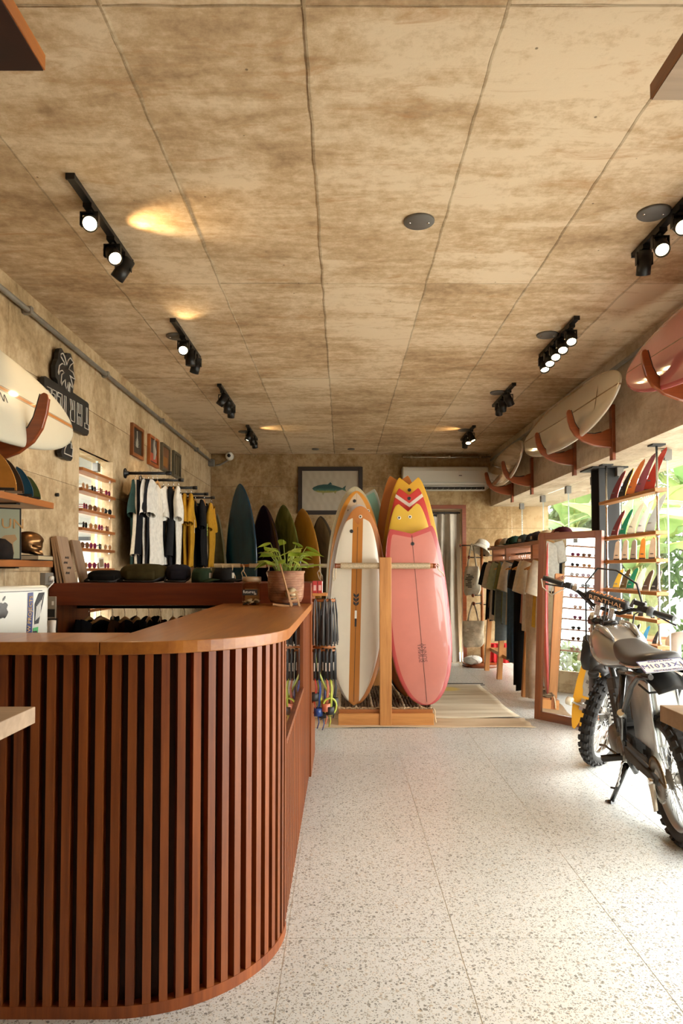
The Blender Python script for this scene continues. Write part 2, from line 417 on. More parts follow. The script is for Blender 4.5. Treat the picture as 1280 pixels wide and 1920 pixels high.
# ---- window recess: frameless pane set deep in the wall
w1 = S('window_1', B().bb(-2.02, -2.012, WY0 + .005, WY1 - .005, WZ0, WZ1 - .01), GLASS)
P('pane_edge', B().bb(-2.025, -2.008, WY1 - .11, WY1 - .10, WZ0, WZ1 - .01), M('glass_edge', (.55, .68, .62), .2), w1)
P('glass_clip', B().bb(-2.04, -1.99, WY1 - .16, WY1 - .10, WZ1 - .10, WZ1 - .03), M('clip_steel', (.16, .15, .13), .45, .8), w1, bevel=.003)

# ---- doorway frame and curtain
d1 = S('door_1', B().bb(DX0 - .055, DX0, 9.905, 10.05, 0, DZ + .055).bb(DX1, DX1 + .055, 9.905, 10.05, 0, DZ + .055).bb(DX0, DX1, 9.905, 10.05, DZ, DZ + .055), HOOK)
cu = T('door_curtain', 'long pale grey linen curtain hanging across the fitting room doorway', 'curtain', (1.35, 9.97, 0))
def cf(i, j):
    x = lerp(-.36, .36, i / 90); z = lerp(.01, 2.16, j / 24); t = j / 24
    am = .018 + .016 * (1 - abs(2 * t - 1)) + (.012 if x > .12 else 0)
    x2 = x - .05 * max(0, x) * (1 - (1 - t) ** 2) * 2
    y = am * 1.3 * sin(i * .30 + 1.1 * sin(i * .11) + .35 * sin(t * 4)) + .004 * sin(i * .9 + t * 7)
    return (x2, y, z)
P('cloth', B().grid(cf, 91, 25), fabric('curtain_linen', (.50, .44, .345), vs=6), cu)
P('curtain_rod', B().cyl((-.37, 0, 2.18), (.37, 0, 2.18), .011), BLK, cu)
for k in range(8): P('curtain_ring', B().tube([(-.33 + k * .094, .018 * cos(a), 2.175 + .022 * sin(a)) for a in [q * pi / 6 for q in range(12)]], .003, 5, closed=True), BLK, cu)
hk = T('wall_hook_bar', 'short black metal hook bar mounted at the top of the fitting room curtain', 'hook', (1.28, 9.90, 2.135))
P('bar', B().cyl((-.075, -.03, 0), (.075, -.03, 0), .014), BLK, hk)
for s in (-1, 1): P('end_cap', B().cyl((s * .07, -.03, 0), (s * .085, -.03, 0), .021).cyl((s * .06, -.03, 0), (s * .06, .03, .02), .007), BLK, hk)

# ---- conduits, camera, discs
c = T('conduit_pipe', 'grey conduit pipe running along the top of the long shelf wall', 'pipe', (-1.885, 3.8, 2.905))
P('pipe', B().cyl((-1.885, -1.5, 2.905), (-1.885, 9.86, 2.905), .017), GALV, c, w=True)
for y in (1.3, 2.7, 4.05, 5.4, 7.1, 8.8): P('pipe_clamp', B().bb(-1.918, -1.862, y - .018, y + .018, 2.882, 2.930), GALV, c, w=True, bevel=.004)
P('junction_box', B().bb(-1.918, -1.84, 9.70, 9.80, 2.83, 2.93), M('junction_box_grey', (.16, .15, .13), .6), c, w=True, bevel=.004)
P('elbow', B().tube([(-1.84, 9.86, 2.86), (-1.78, 9.875, 2.87), (-1.62, 9.875, 2.965), (-1.60, 9.875, 2.975)], .013), GALV, c, w=True)
sc = T('security_camera', 'small white dome security camera at the ceiling corner of the end wall', 'camera', (-1.62, 9.75, 2.975))
P('body', B().lathe([(.0, .07), (.045, .06), (.058, .02), (.058, -.02), (.04, -.05), (0, -.055)], 20, R4(rad(90), 'X')), WHITEP, sc)
P('lens', B().lathe([(.0, .078), (.02, .077), (.026, .066)], 16, R4(rad(90), 'X')), BLK, sc)
P('mount', B().cyl((0, 0, 0), (0, .18, .03), .02), WHITEP, sc)
c = T('conduit_pipe', 'shiny steel conduit pipe running above the air conditioner', 'pipe', (1.5, 9.88, 2.98))
P('pipe', B().tube([(.88, 9.93, 3.0), (.88, 9.88, 2.985), (2.15, 9.88, 2.985)], .016), CHROME, c, w=True)
for x in (1.0, 1.55, 2.0): P('pipe_clamp', B().bb(x - .015, x + .015, 9.862, 9.93, 2.965, 3.005), CHROME, c, w=True)
c = T('conduit_pipe', 'grey conduit pipe running behind the surfboards on the concrete beam', 'pipe', (2.13, 5, 2.92))
P('pipe', B().cyl((2.138, 1.5, 2.93), (2.138, 9.8, 2.93), .016), GALV, c, w=True)
for y in (2.2, 4.35, 7.2): P('pipe_clamp', B().bb(2.105, 2.16, y - .018, y + .018, 2.905, 2.955), GALV, c, w=True, bevel=.004)
for k, (x, y, lb) in enumerate([(.37, 3.25, 'round grey metal cover plate on the middle of the ceiling'), (1.47, 3.17, 'round dark cover plate beside the large track light near the window'),
    (1.47, 4.85, 'round dark cover plate beside the five lamp track light'), (1.48, 6.45, 'round dark cover plate beside the unlit track light near the window'),
    (1.47, 8.2, 'round dark cover plate beside the last track light by the air conditioner'), (-1.2, 4.88, 'round dark cover plate beside the second track light over the counter'),
    (-1.2, 8.3, 'round dark cover plate beside the last track light over the clothes rails'), (.12, 9.5, 'small round plate in the ceiling above the fish print'), (-.38, 9.5, 'small round plate in the ceiling above the dark purple surfboard')]):
    o = T('ceiling_cover_plate', lb, 'cover plate', (x, y, ZC), group='ceiling cover plates')
    r = .075 if k < 7 else .05
    P('plate', B().lathe([(0, -.012), (r * .95, -.012), (r, -.008), (r, 0)], 28), M('cover_plate_grey', (.12, .11, .095), .6), o)
    for s in (-1, 1): P('screw', B().lathe([(0, -.015), (.006, -.0145), (.007, -.012)], 8, T4(s * r * .6, 0, 0)), CHROME, o)

# ---- floor mats
def mat_obj(name, lb, x0, x1, y0, y1, z, m, lift=0, seed=0):
    n1, n2 = 40, 24
    def f(i, j):
        x = lerp(x0, x1, i / n1); y = lerp(y0, y1, j / n2)
        zz = z + .004 + lift * max(0, 1 - j / 3) * (.5 + .5 * sin(i * .33 + seed)) * (.4 + .6 * (1 - i / n1))
        return (x + .008 * sin(j * .5 + seed) , y + .008 * sin(i * .2 + seed), zz)
    return tag(P('floor_mat', B().grid(f, n1 + 1, n2 + 1), m, solid=.005), lb, 'mat')
def matmat(name, a, b_, c, spot=None):
    m, t, bs = nt(name); vec = coords(t, 'World', (.35, 3.0, 1)); n = noise(t, vec, 1.6, 5, .6, .5)
    col = ramp(t, n, [(.32, a), (.5, b_), (.66, c)])
    if spot:
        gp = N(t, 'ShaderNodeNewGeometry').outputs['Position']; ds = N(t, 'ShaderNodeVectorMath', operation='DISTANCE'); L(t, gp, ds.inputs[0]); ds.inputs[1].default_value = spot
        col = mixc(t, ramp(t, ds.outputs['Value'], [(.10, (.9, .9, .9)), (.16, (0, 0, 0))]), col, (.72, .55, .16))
    L(t, col, bs.inputs['Base Color']); bs.inputs['Roughness'].default_value = .8; return m
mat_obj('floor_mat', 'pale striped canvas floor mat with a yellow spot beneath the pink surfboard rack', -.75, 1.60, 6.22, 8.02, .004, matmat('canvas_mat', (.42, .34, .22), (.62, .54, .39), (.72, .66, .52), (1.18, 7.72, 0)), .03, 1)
mat_obj('floor_mat', 'narrow tan canvas floor mat along the front of the surfboard rack', -.72, 1.64, 5.87, 6.24, 0, matmat('tan_mat', (.42, .31, .19), (.58, .45, .29), (.66, .53, .37)), .012, 2)
b = B()
for y in (8.02, 8.12): b.bb(.6, 1.66, y, y + .025, 0, .006)
tag(P('floor_strip', b, M('dark_strip', (.10, .09, .075), .6)), 'pair of thin dark strips lying across the floor behind the mat', 'floor strip')

# ================================================================== GARDEN
def leafmat(name, a, b_, c):
    m, t, bs = nt(name); n = noise(t, coords(t, 'Object'), 2.5, 4); oi = N(t, 'ShaderNodeObjectInfo')
    f = mth(t, 'ADD', mth(t, 'MULTIPLY', n, .6), mth(t, 'MULTIPLY', oi.outputs['Random'], .4))
    col = ramp(t, f, [(.25, a), (.5, b_), (.75, c)])
    L(t, col, bs.inputs['Base Color']); bs.inputs['Roughness'].default_value = .45
    tl = N(t, 'ShaderNodeBsdfTranslucent'); L(t, col, tl.inputs[0]); mx = N(t, 'ShaderNodeMixShader'); mx.inputs[0].default_value = .35
    out = t.nodes['Material Output']; L(t, bs.outputs[0], mx.inputs[1]); L(t, tl.outputs[0], mx.inputs[2]); L(t, mx.outputs[0], out.inputs[0]); return m
LEAF = leafmat('banana_leaf', (.12, .21, .07), (.26, .37, .14), (.50, .55, .22))
LEAFD = leafmat('shrub_leaf', (.05, .09, .035), (.11, .17, .06), (.24, .30, .12))
PALM = leafmat('palm_leaf', (.08, .13, .05), (.18, .25, .10), (.36, .41, .20))
BARK = M('palm_bark', (.16, .12, .085), .95, var=.45, vs=6, bmp=.6)
def banana_leaf(Ln, W, droop, seed):
    r = random.Random(seed); nseg = 14; ncr = 7
    tear = [r.random() for _ in range(nseg + 1)]
    def fn(i, j):
        t = i / nseg; s = (j / (ncr - 1)) * 2 - 1
        w = W * (sin(pi * min(1, t * .93 + .07)) ** .55) * (1 - .12 * abs(s) * tear[i])
        x = Ln * t * (1 - .25 * droop * t); z = Ln * (.35 * t - droop * t * t) - abs(s) * w * .22 * (1 + .6 * tear[i] * t) + .02 * sin(t * 40) * abs(s)
        return (x, s * w, z)
    b = B().grid(fn, nseg + 1, ncr)
    return b
def midrib(Ln, droop):
    return B().tube([(Ln * t * (1 - .25 * droop * t), 0, Ln * (.35 * t - droop * t * t) + .004) for t in [k / 9 for k in range(10)]], [.02 * (1 - .8 * k / 9) for k in range(10)], 6)
blm = [(banana_leaf(1.5, .26, d, s).mesh('leaf', [LEAF]), midrib(1.5, d).mesh('midrib', [M('midrib_green', (.42, .48, .18), .5)])) for s, d in ((1, .55), (2, .8), (3, .35))]
def banana(loc, h, n, seed, label, sc=1.0, tilt=(20, 60), aim=None):
    if loc[0] > 0: h *= 1.2; sc *= 1.22
    r = random.Random(seed)
    t = T('banana_plant', label, 'plant', loc, group='banana plants in the garden')
    P('stem', B().tube([(0, 0, 0), (.02, .02, h * .5), (0, .0, h)], [.12 * sc, .10 * sc, .07 * sc], 10), M('banana_stem', (.22, .24, .09), .7, var=.3), t)
    for k in range(n):
        me, mr = blm[r.randrange(3)]
        az = 2.4 * k + r.uniform(-.3, .3); el = rad(r.uniform(*tilt))
        lf = P('leaf', me, [], t, loc=(0, 0, h - .05 + r.uniform(-.15, .05)), rot=(r.uniform(-.3, .3), -el, az)); lf.scale = [sc * r.uniform(.75, 1.1)] * 3
        P('midrib', mr, [], lf)
    return t
banana((4.54, 10.56, 0), 1.25, 9, 1, 'big banana plant with wide torn leaves just outside the fin shelves', .95, (5, 65))
banana((5.50, 12.29, 0), 1.7, 9, 2, 'tall banana plant standing behind the fin shelves and the dark column', 1.1, (0, 60))
banana((4.80, 14.08, 0), 1.9, 8, 3, 'yellow green banana plant beside the end of the concrete wall', 1.0, (10, 70))
banana((7.17, 13.06, 0), 2.0, 10, 4, 'banana plant at the far edge of the bright garden', 1.3, (0, 60))
banana((6.02, 9.86, 0), 1.5, 9, 5, 'banana plant with hanging leaves behind the white chairs', 1.0, (-5, 55))
banana((-3.4, 3.3, 0), .6, 8, 6, 'low banana plant outside the sunglasses window', .75, (10, 60))
banana((-3.7, 4.6, 0), .5, 8, 7, 'second low banana plant outside the sunglasses window', .7, (10, 60))
banana((-4.2, 2.4, 0), .6, 8, 8, 'bushy banana plant further along outside the sunglasses window', .7, (10, 60))
def frond(Ln, seed, n=26, wl=.34):
    b = B(); r = random.Random(seed)
    ax = lambda t: V((Ln * t * (1 - .2 * t), 0, Ln * (.45 * t - .75 * t * t)))
    b.tube([ax(k / 8) for k in range(9)], [.016 * (1 - .8 * k / 8) for k in range(9)], 5)
    for k in range(n):
        t = .12 + .88 * k / n; p = ax(t); l = wl * sin(pi * (.15 + .8 * t)) ** .6
        for s in (-1, 1):
            q = p + V((l * .45, s * l * .8, -l * .35)); m_ = p.lerp(q, .5) + V((0, 0, .05 * l)); u = V((.016, -s * .006, 0))
            b.add([p - u, p + u, m_ + u, m_ - u, q], [(0, 1, 2, 3), (3, 2, 4)])
    return b
fr = [frond(1.5, s).mesh('frond', [PALM]) for s in (1, 2)]
def palm(loc, h, n, seed, label, sc=1.0):
    h *= 1.2; sc *= 1.22
    r = random.Random(seed); t = T('palm_tree', label, 'tree', loc, group='palms in the garden')
    P('trunk', B().tube([(.03 * sin(k), .03 * cos(k * 1.7), h * k / 8) for k in range(9)], [.13 + .02 * (k % 2) for k in range(9)], 12), BARK, t)
    for k in range(n):
        f = P('frond', fr[k % 2], [], t, loc=(0, 0, h), rot=(0, -rad(r.uniform(-10, 60)), 2.4 * k)); f.scale = [sc * r.uniform(.8, 1.1)] * 3
palm((5.12, 13.18, 0), 2.35, 16, 3, 'palm tree with a rough trunk seen past the dark steel column', 1.0)
palm((5.82, 10.82, 0), 2.7, 16, 4, 'palm tree with arching fronds above the fin shelves', 1.0)
palm((8.19, 16.13, 0), 2.6, 16, 5, 'distant palm tree in the bright garden', 1.3)
palm((4.29, 11.78, 0), .75, 14, 6, 'short fan of palm fronds behind the maroon cap', .6)
# leafy shrubs: foliage too fine to count
def shrub(loc, r0, n, seed, label, m=LEAFD, sz=.11):
    if loc[0] > 0: r0 *= 1.2; sz *= 1.2
    r = random.Random(seed); b = B()
    for k in range(n):
        d = V((r.gauss(0, 1), r.gauss(0, 1), r.gauss(0, 1))).normalized() * r0 * r.uniform(.55, 1)
        p = V((d.x, d.y, r0 * .95 + d.z * .95)); a = V((r.gauss(0, 1), r.gauss(0, 1), r.gauss(0, 1) + .4)).normalized(); c_ = a.orthogonal().normalized(); e = a.cross(c_)
        l = sz * r.uniform(.7, 1.3)
        b.add([p, p + c_ * l + e * l * .38, p + c_ * l * 2.1 - a * l * .3, p + c_ * l - e * l * .38], [(0, 1, 2, 3)])
    t = T('garden_shrub', label, 'shrub', loc, group='garden shrubs')
    f = P('foliage', b, m, t); f['kind'] = 'stuff'
    P('stem', B().tube([(0, 0, 0), (.02, 0, r0 * .6), (0, .03, r0 * 1.2)], [.03, .025, .012], 6), BARK, t)
shrub((6.66, 16.00, 0), 1.1, 900, 1, 'large dark shrub at the back of the garden', LEAFD, .13)
shrub((9.60, 16.00, 0), 1.4, 900, 2, 'round shrub far out in the bright garden', LEAFD, .16)
shrub((4.80, 9.15, 0), .33, 420, 3, 'low shrub growing behind the motorcycle seat', LEAFD, .06)
shrub((5.63, 15.87, 1.2), .9, 700, 4, 'hanging dark foliage above the hat shelf', LEAFD, .15)
shrub((8.70, 12.54, .9), 1.2, 800, 5, 'tall leafy shrub behind the white chairs', LEAFD, .15)
shrub((-3.2, 5.5, 0), .38, 500, 6, 'small shrub outside the sunglasses window', LEAFD, .07)
t = T('plant_pot', 'terracotta plant pot standing outside behind the lower fin shelves', 'pot', (3.5, 7.75, 0))
P('pot', B().lathe([(.0, 0), (.16, 0), (.20, .3), (.23, .52), (.23, .58), (.205, .58), (.19, .5), (0, .5)], 24), M('terracotta', (.40, .15, .075), .8, var=.25), t)
P('soil', B().lathe([(0, .52), (.19, .5)], 20), M('soil', (.06, .04, .025), 1), t)
# side yard beyond the recess window
S('wall_with_shade_roof', B().bb(-3.4, -2.1, 6.75, 6.9, 0, 3.2).bb(-3.4, -2.1, 5.95, 6.9, 2.75, 2.9).bb(-3.4, -3.25, 6.1, 6.75, 0, 2.75), M('alley_render', (.30, .30, .265), .9, var=.15, vs=2))  # unseen roof slab over the alley added to keep this wall in shade
t = T('wire_mesh_panel', 'dark wire mesh panel seen through the sunglasses window', 'mesh panel', (-2.62, 6.45, 0))
b = B()
for k in range(34): b.bb(-.75, .35, -.002, .002, .45 + k * .035 - .004, .45 + k * .035 + .004)
for k in range(28): b.bb(-.74 + k * .04 - .0025, -.74 + k * .04 + .0025, -.003, .003, .44, 1.62)
o = P('mesh', b, M('mesh_wire', (.05, .05, .05), .6), t)
P('frame', B().bb(-.77, -.73, -.02, .02, 0, 1.66).bb(.33, .37, -.02, .02, 0, 1.66).bb(-.73, .33, -.02, .02, 1.62, 1.66), STEEL, t)
tag(P('cloth_rag', B().grid(lambda i, j: (-2.40 + i * .018, 6.40 + .02 * sin(i * 2 + j), 1.42 + j * .03 - .02 * abs(i - 3)), 8, 8), fabric('pink_rag', (.62, .12, .14)), solid=.006), 'pink cloth hung on the wire mesh outside the sunglasses window', 'cloth')
o = T('paper_notice', 'pale paper notice with a yellow strip fixed outside the sunglasses window', 'notice', (-2.34, 6.38, 1.42))
P('sheet', B().bb(-.16, .14, -.004, .0, -.2, .2), M('notice_paper', (.72, .68, .58), .8), o)
P('yellow_strip', B().bb(.0, .12, -.006, -.004, -.18, .16), M('notice_yellow', (.75, .62, .10), .7), o)
for k in range(6): P('print_line', B().bb(.015, .105, -.0075, -.006, .10 - k * .045, .12 - k * .045), M('print_black', (.03, .03, .03), .8), o)
P('post', B().cyl((0, .02, -1.44), (0, .02, .2), .02), STEEL, o)
# ================================================================== COUNTER
ZT = 1.13
R0, CXc, CYc = .5, -.713, 2.6
def path(off, s):
    # outline of the counter, s metres from the wall end; returns point and outward normal
    l1 = CXc - (-1.90)
    la = R0 * pi / 2
    if s < l1: return V((-1.90 + s, CYc - R0 - off, 0)), V((0, -1, 0))
    s -= l1
    if s < la:
        a = -pi / 2 + s / R0; n = V((cos(a), sin(a), 0)); return V((CXc, CYc, 0)) + n * (R0 + off), n
    s -= la
    return V((CXc + R0 + off, CYc + s, 0)), V((1, 0, 0))
LEN1 = CXc + 1.90; LENA = R0 * pi / 2; SGL = LEN1 + LENA; SEND = SGL + 1.84
ctr = T('shop_counter', 'reddish wooden shop counter with a rounded corner and vertical slats', 'counter', (-1.0, 2.6, 0))
def strip(off0, off1, s0, s1, z0, z1, n=40):
    b = B()
    def fn(i, j):
        p, nn = path((off0, off1, off1, off0)[j], lerp(s0, s1, i / n)); return (p.x, p.y, (z0, z0, z1, z1)[j])
    b.grid(fn, n + 1, 4, cv=True, sm=False)
    for i in (0, n):
        b.f.append([i * 4 + j for j in range(4)]); b.m.append(0); b.s.append(False)
    return b
P('backing_panel', strip(-.055, -.032, 0, SGL, .035, 1.09, 60), DARKW, ctr, w=True)
P('backing_panel', strip(-.055, -.032, SGL, SGL + 1.15, .035, .68), DARKW, ctr, w=True)
P('backing_panel', strip(-.055, -.032, SGL + 1.15, SEND, .035, 1.09), DARKW, ctr, w=True)
P('plinth', strip(-.06, .002, 0, SGL, 0, .036, 60), RED, ctr, w=True)
P('plinth', strip(-.06, -.01, SGL, SEND, 0, .036), RED, ctr, w=True)
nsl = 0
s = .02; slat_full = B().bb(-.0125, .0125, -.034, 0, 0, 1.054).mesh('slat', [RED]); slat_low = B().bb(-.0125, .0125, -.034, 0, 0, .652).mesh('slat', [RED])
while s < SEND - .01:
    p, n = path(0, s)
    low = SGL + .01 < s < SGL + 1.14
    P('slat', slat_low if low else slat_full, [], ctr, w=True, loc=(p.x, p.y, .036), rot=(0, RN.uniform(-.0012, .0012), atan2(n.y, n.x) - pi / 2), bevel=0)
    s += .0495
P('glass_rail', strip(-.05, .002, SGL - .01, SGL + 1.15, .688, .712), RED, ctr, w=True)
P('display_glass', B().add([(-.222, CYc, .712), (-.222, CYc + 1.15, .712), (-.222, CYc + 1.15, 1.09), (-.222, CYc, 1.09)], [(0, 1, 2, 3)]), GLASS, ctr, w=True)
P('glass_post', B().bb(-.25, -.213, CYc + 1.13, CYc + 1.16, .70, 1.09), RED, ctr, w=True)
P('display_back', B().bb(-.76, -.74, CYc, SEND - SGL + CYc, .4, 1.09).bb(-.74, -.25, CYc - .02, CYc, .4, 1.09).bb(-.74, -.25, CYc, CYc + 1.15, .68, .70).bb(-.74, -.25, CYc + 1.15, CYc + 1.17, .4, 1.09), M('display_lining', (.03, .015, .008), .8), ctr, w=True)
P('inner_shelf', B().bb(-1.88, -.80, 2.16, 2.39, .68, .70), RED, ctr, w=True)
def outer(off, n=18): return [(-1.90, CYc - R0 - off)] + [tuple(path(off, LEN1 + LENA * k / n)[0][:2]) for k in range(n + 1)]
o = outer(.014)
def slab(poly, z0, z1):
    b = B(); n = len(poly)
    return b.add([(x, y, z0) for x, y in poly] + [(x, y, z1) for x, y in poly], [list(range(n))[::-1], list(range(n, 2 * n))] + [(i, (i + 1) % n, n + (i + 1) % n, n + i) for i in range(n)])
P('countertop', slab([(-1.90, 2.086), (-.741, 2.086), (-.741, 2.395), (-1.90, 2.395)], 1.09, ZT), TOPW, ctr, w=True, bevel=.003)
P('countertop', slab([(-.739, 2.086)] + o[1:] + [(-.199, 4.452), (-.775, 4.452), (-.739, 2.395)], 1.09, ZT), TOPW, ctr, w=True, bevel=.003)

# ---- back unit with the red fascia, its end post and pegs
bu = T('back_counter', 'dark red back counter with a deep plain fascia and clothes rail under it', 'counter', (-1.05, 4.8, 0))
P('fascia', B().bb(-1.915, -.205, 4.465, 4.495, 1.117, 1.262), REDX, bu, w=True, bevel=.002)
P('top_board', B().bb(-1.915, -.205, 4.495, 5.12, 1.24, 1.262), REDX, bu, w=True)
P('end_panel', B().bb(-.235, -.205, 4.50, 5.12, 0, 1.238), RED, bu, w=True)
P('end_panel', B().bb(-1.915, -1.885, 4.50, 5.12, 0, 1.238), RED, bu, w=True)
for x in (-.248, -.232): P('corner_batten', B().bb(x, x + .012, 4.455, 4.48, .036, 1.117), RED, bu, w=True)
P('back_rail', B().cyl((-1.88, 4.86, 1.085), (-.24, 4.86, 1.085), .011), BLK, bu, w=True)
P('lower_shelf', B().bb(-1.88, -.24, 4.62, 5.1, .16, .18), RED, bu, w=True)
P('box_ledge', B().bb(-.205, -.105, 4.62, 4.78, 1.172, 1.19), OAKX, bu, w=True, bevel=.002)
for k, (z, y) in enumerate(((1.14, 4.66), (1.138, 4.74), (.80, 4.66), (.815, 4.74))):
    P('peg', B().cyl((-.205, y, z), (-.05, y, z), .0105), ORWX, bu, w=True)
for k in range(2):
    o = T('small_red_box', ('small red carton with white lettering on the peg ledge nearer the plant pot', 'small red carton with a white end on the peg ledge beside its twin')[k], 'box', (-.188 + k * .034, 4.66, 1.19), group='red cartons on the ledge')
    P('carton', B().bb(-.015, .015, -.022, .09, 0, .082), M('carton_red', (.42, .035, .03), .5), o, bevel=.001)
    P('print_label', B().bb(-.009, .009, -.0228, -.022, .018, .055), M('carton_print', (.66, .42, .36), .6), o)
    P('end_flap', B().bb(.015, .0158, -.02, .088, .003, .079), WHITEP if k else M('carton_red', (.42, .035, .03), .5), o)

# ================================================================== TRACK LIGHTS
LENS_ON = M('lamp_lens_lit', (1.0, .72, .36), .3, emit=38)
LENS_OFF = M('lamp_lens_dark', (.08, .07, .06), .15)
def track(x, y0, heads, label, ln=.80, ceiling_pool=None):
    t = T('track_light', label, 'track light', (x, y0, ZC), group='ceiling track lights')
    P('rail', B().bb(-.018, .018, 0, ln, -.024, 0).bb(-.02, .02, -.012, 0, -.028, 0).bb(-.02, .02, ln, ln + .012, -.028, 0), BLK, t, bevel=.002)
    for yy, dr, on, pw in heads:
        d = V(dr).normalized(); pv = V((0, yy, -.10))
        P('bracket', B().bb(-.02, .02, yy - .035, yy + .035, -.042, -.022).cyl((0, yy, -.03), (0, yy, -.055), .009).bb(-.042, -.038, yy - .012, yy + .012, -.115, -.052).bb(.038, .042, yy - .012, yy + .012, -.115, -.052).bb(-.042, .042, yy - .012, yy + .012, -.058, -.052), BLK, t)
        mx = MX.Translation(pv) @ d.to_track_quat('Z', 'Y').to_matrix().to_4x4()
        h = P('lamp_head', B().lathe([(0, -.062), (.028, -.062), (.033, -.056), (.034, -.02), (.036, -.02), (.036, .062), (.032, .064), (.031, .05), (0, .048)], 22, mx), BLK, t)
        ln_ = P('lens', B().lathe([(0, .0565), (.018, .0555), (.030, .0505)], 18, mx), LENS_ON if on else LENS_OFF, h)
        if on and pw:
            l = bpy.data.lights.new('spot_light', 'SPOT'); l.energy = pw; l.color = (1.0, .70, .40); l.spot_size = rad(62); l.spot_blend = .6; l.shadow_soft_size = .025
            lo = bpy.data.objects.new('spot_light', l); COL.objects.link(lo); lo.parent = h
            lo.matrix_local = MX.Translation(pv + d * .072) @ d.to_track_quat('-Z', 'Y').to_matrix().to_4x4()
    if ceiling_pool:   # extra spot added under the rail to throw a light pool on the ceiling
        yy, dr, pw = ceiling_pool; l = bpy.data.lights.new('spot_light', 'SPOT'); l.energy = pw; l.color = (1, .68, .34); l.spot_size = rad(75); l.spot_blend = .9; l.shadow_soft_size = .03
        lo = bpy.data.objects.new('spot_light', l); COL.objects.link(lo); lo.parent = t; lo.matrix_local = MX.Translation((.06 if dr[0] > 0 else -.06, yy, -.10)) @ V(dr).normalized().to_track_quat('-Z', 'Y').to_matrix().to_4x4()
    return t
W_ = 18
track(-1.16, 2.86, [(.22, (.28, -.72, -.42), 1, W_), (.53, (.42, -.55, -.62), 1, W_), (.70, (-.55, .1, -.75), 1, W_)], 'track light with two glaring lamps over the counter corner', ceiling_pool=(.42, (.9, -.1, .30), 16))
track(-1.14, 4.54, [(.30, (.15, -.75, -.6), 1, W_), (.52, (0, .12, -.98), 1, W_), (.72, (-.30, .35, -.85), 0, 0)], 'track light with one glaring lamp over the sunglasses window', ceiling_pool=(.06, (.3, -.9, .45), 4))
track(-1.12, 6.16, [(.18, (-.55, .05, -.8), 1, W_), (.45, (-.2, .5, -.8), 0, 0), (.66, (-.1, .4, -.9), 0, 0)], 'track light of black lamps turned away above the clothes rails')
track(-1.11, 7.92, [(.15, (-.35, -.1, -.9), 1, W_), (.40, (.1, .5, -.8), 0, 0), (.62, (.1, .4, -.9), 0, 0)], 'track light near the end wall above the teal surfboard', ceiling_pool=(.2, (.9, -.05, .28), 7))
track(1.56, 2.78, [(.12, (.1, -.72, -.55), 1, W_), (.32, (-.18, -.75, -.55), 1, W_), (.52, (-.15, -.66, -.66), 1, W_), (.70, (.1, .45, -.85), 0, 0)], 'large track light at the edge of the view above the motorcycle')
track(1.56, 4.50, [(.12, (-.1, -.6, -.75), 1, W_), (.30, (-.1, -.6, -.75), 1, W_), (.46, (-.12, -.6, -.75), 1, W_), (.60, (-.1, -.5, -.8), 1, W_), (.74, (0, -.45, -.85), 1, W_)], 'track light with five glowing lamps in a row')
track(1.55, 6.13, [(.2, (.45, .3, -.8), 0, 0), (.42, (.1, .6, -.75), 0, 0), (.58, (.1, .6, -.75), 0, 0)], 'unlit track light of black lamps between the lit ones by the window side')
track(1.54, 7.95, [(.18, (.35, -.3, -.85), 1, W_), (.36, (-.1, -.5, -.85), 1, W_), (.58, (0, .5, -.85), 0, 0)], 'track light with two glowing lamps near the air conditioner', ceiling_pool=(.2, (-.9, -.05, .28), 7))

# ================================================================== SURFBOARDS
def bmat(name, deck, rail=None, band=.03, stripes=(), gloss=.12, var=.05, coat=1.0, resin=0):
    m, t, b = nt(name)
    n = noise(t, coords(t, 'Object', (2, 2, .6) if resin else (1, 1, 1)), 3 if resin else 6, 5, .6, 1.2 if resin else 0)
    vv = resin or var
    c = ramp(t, n, [(.3, [q * (1 - vv) for q in deck]), (.7, [min(1, q * (1 + vv)) for q in deck])])
    at = N(t, 'ShaderNodeAttribute', attribute_name='edge'); xx = N(t, 'ShaderNodeSeparateXYZ'); L(t, N(t, 'ShaderNodeTexCoord').outputs['Object'], xx.inputs[0])
    for x0, x1, col in stripes:
        f = mth(t, 'MULTIPLY', mth(t, 'GREATER_THAN', xx.outputs[0], x0), mth(t, 'LESS_THAN', xx.outputs[0], x1)); c = mixc(t, f, c, col)
    if rail: c = mixc(t, mth(t, 'LESS_THAN', at.outputs['Fac'], band), c, rail)
    L(t, c, b.inputs['Base Color']); b.inputs['Roughness'].default_value = gloss
    b.inputs['Coat Weight'].default_value = coat; b.inputs['Coat Roughness'].default_value = .05
    return m
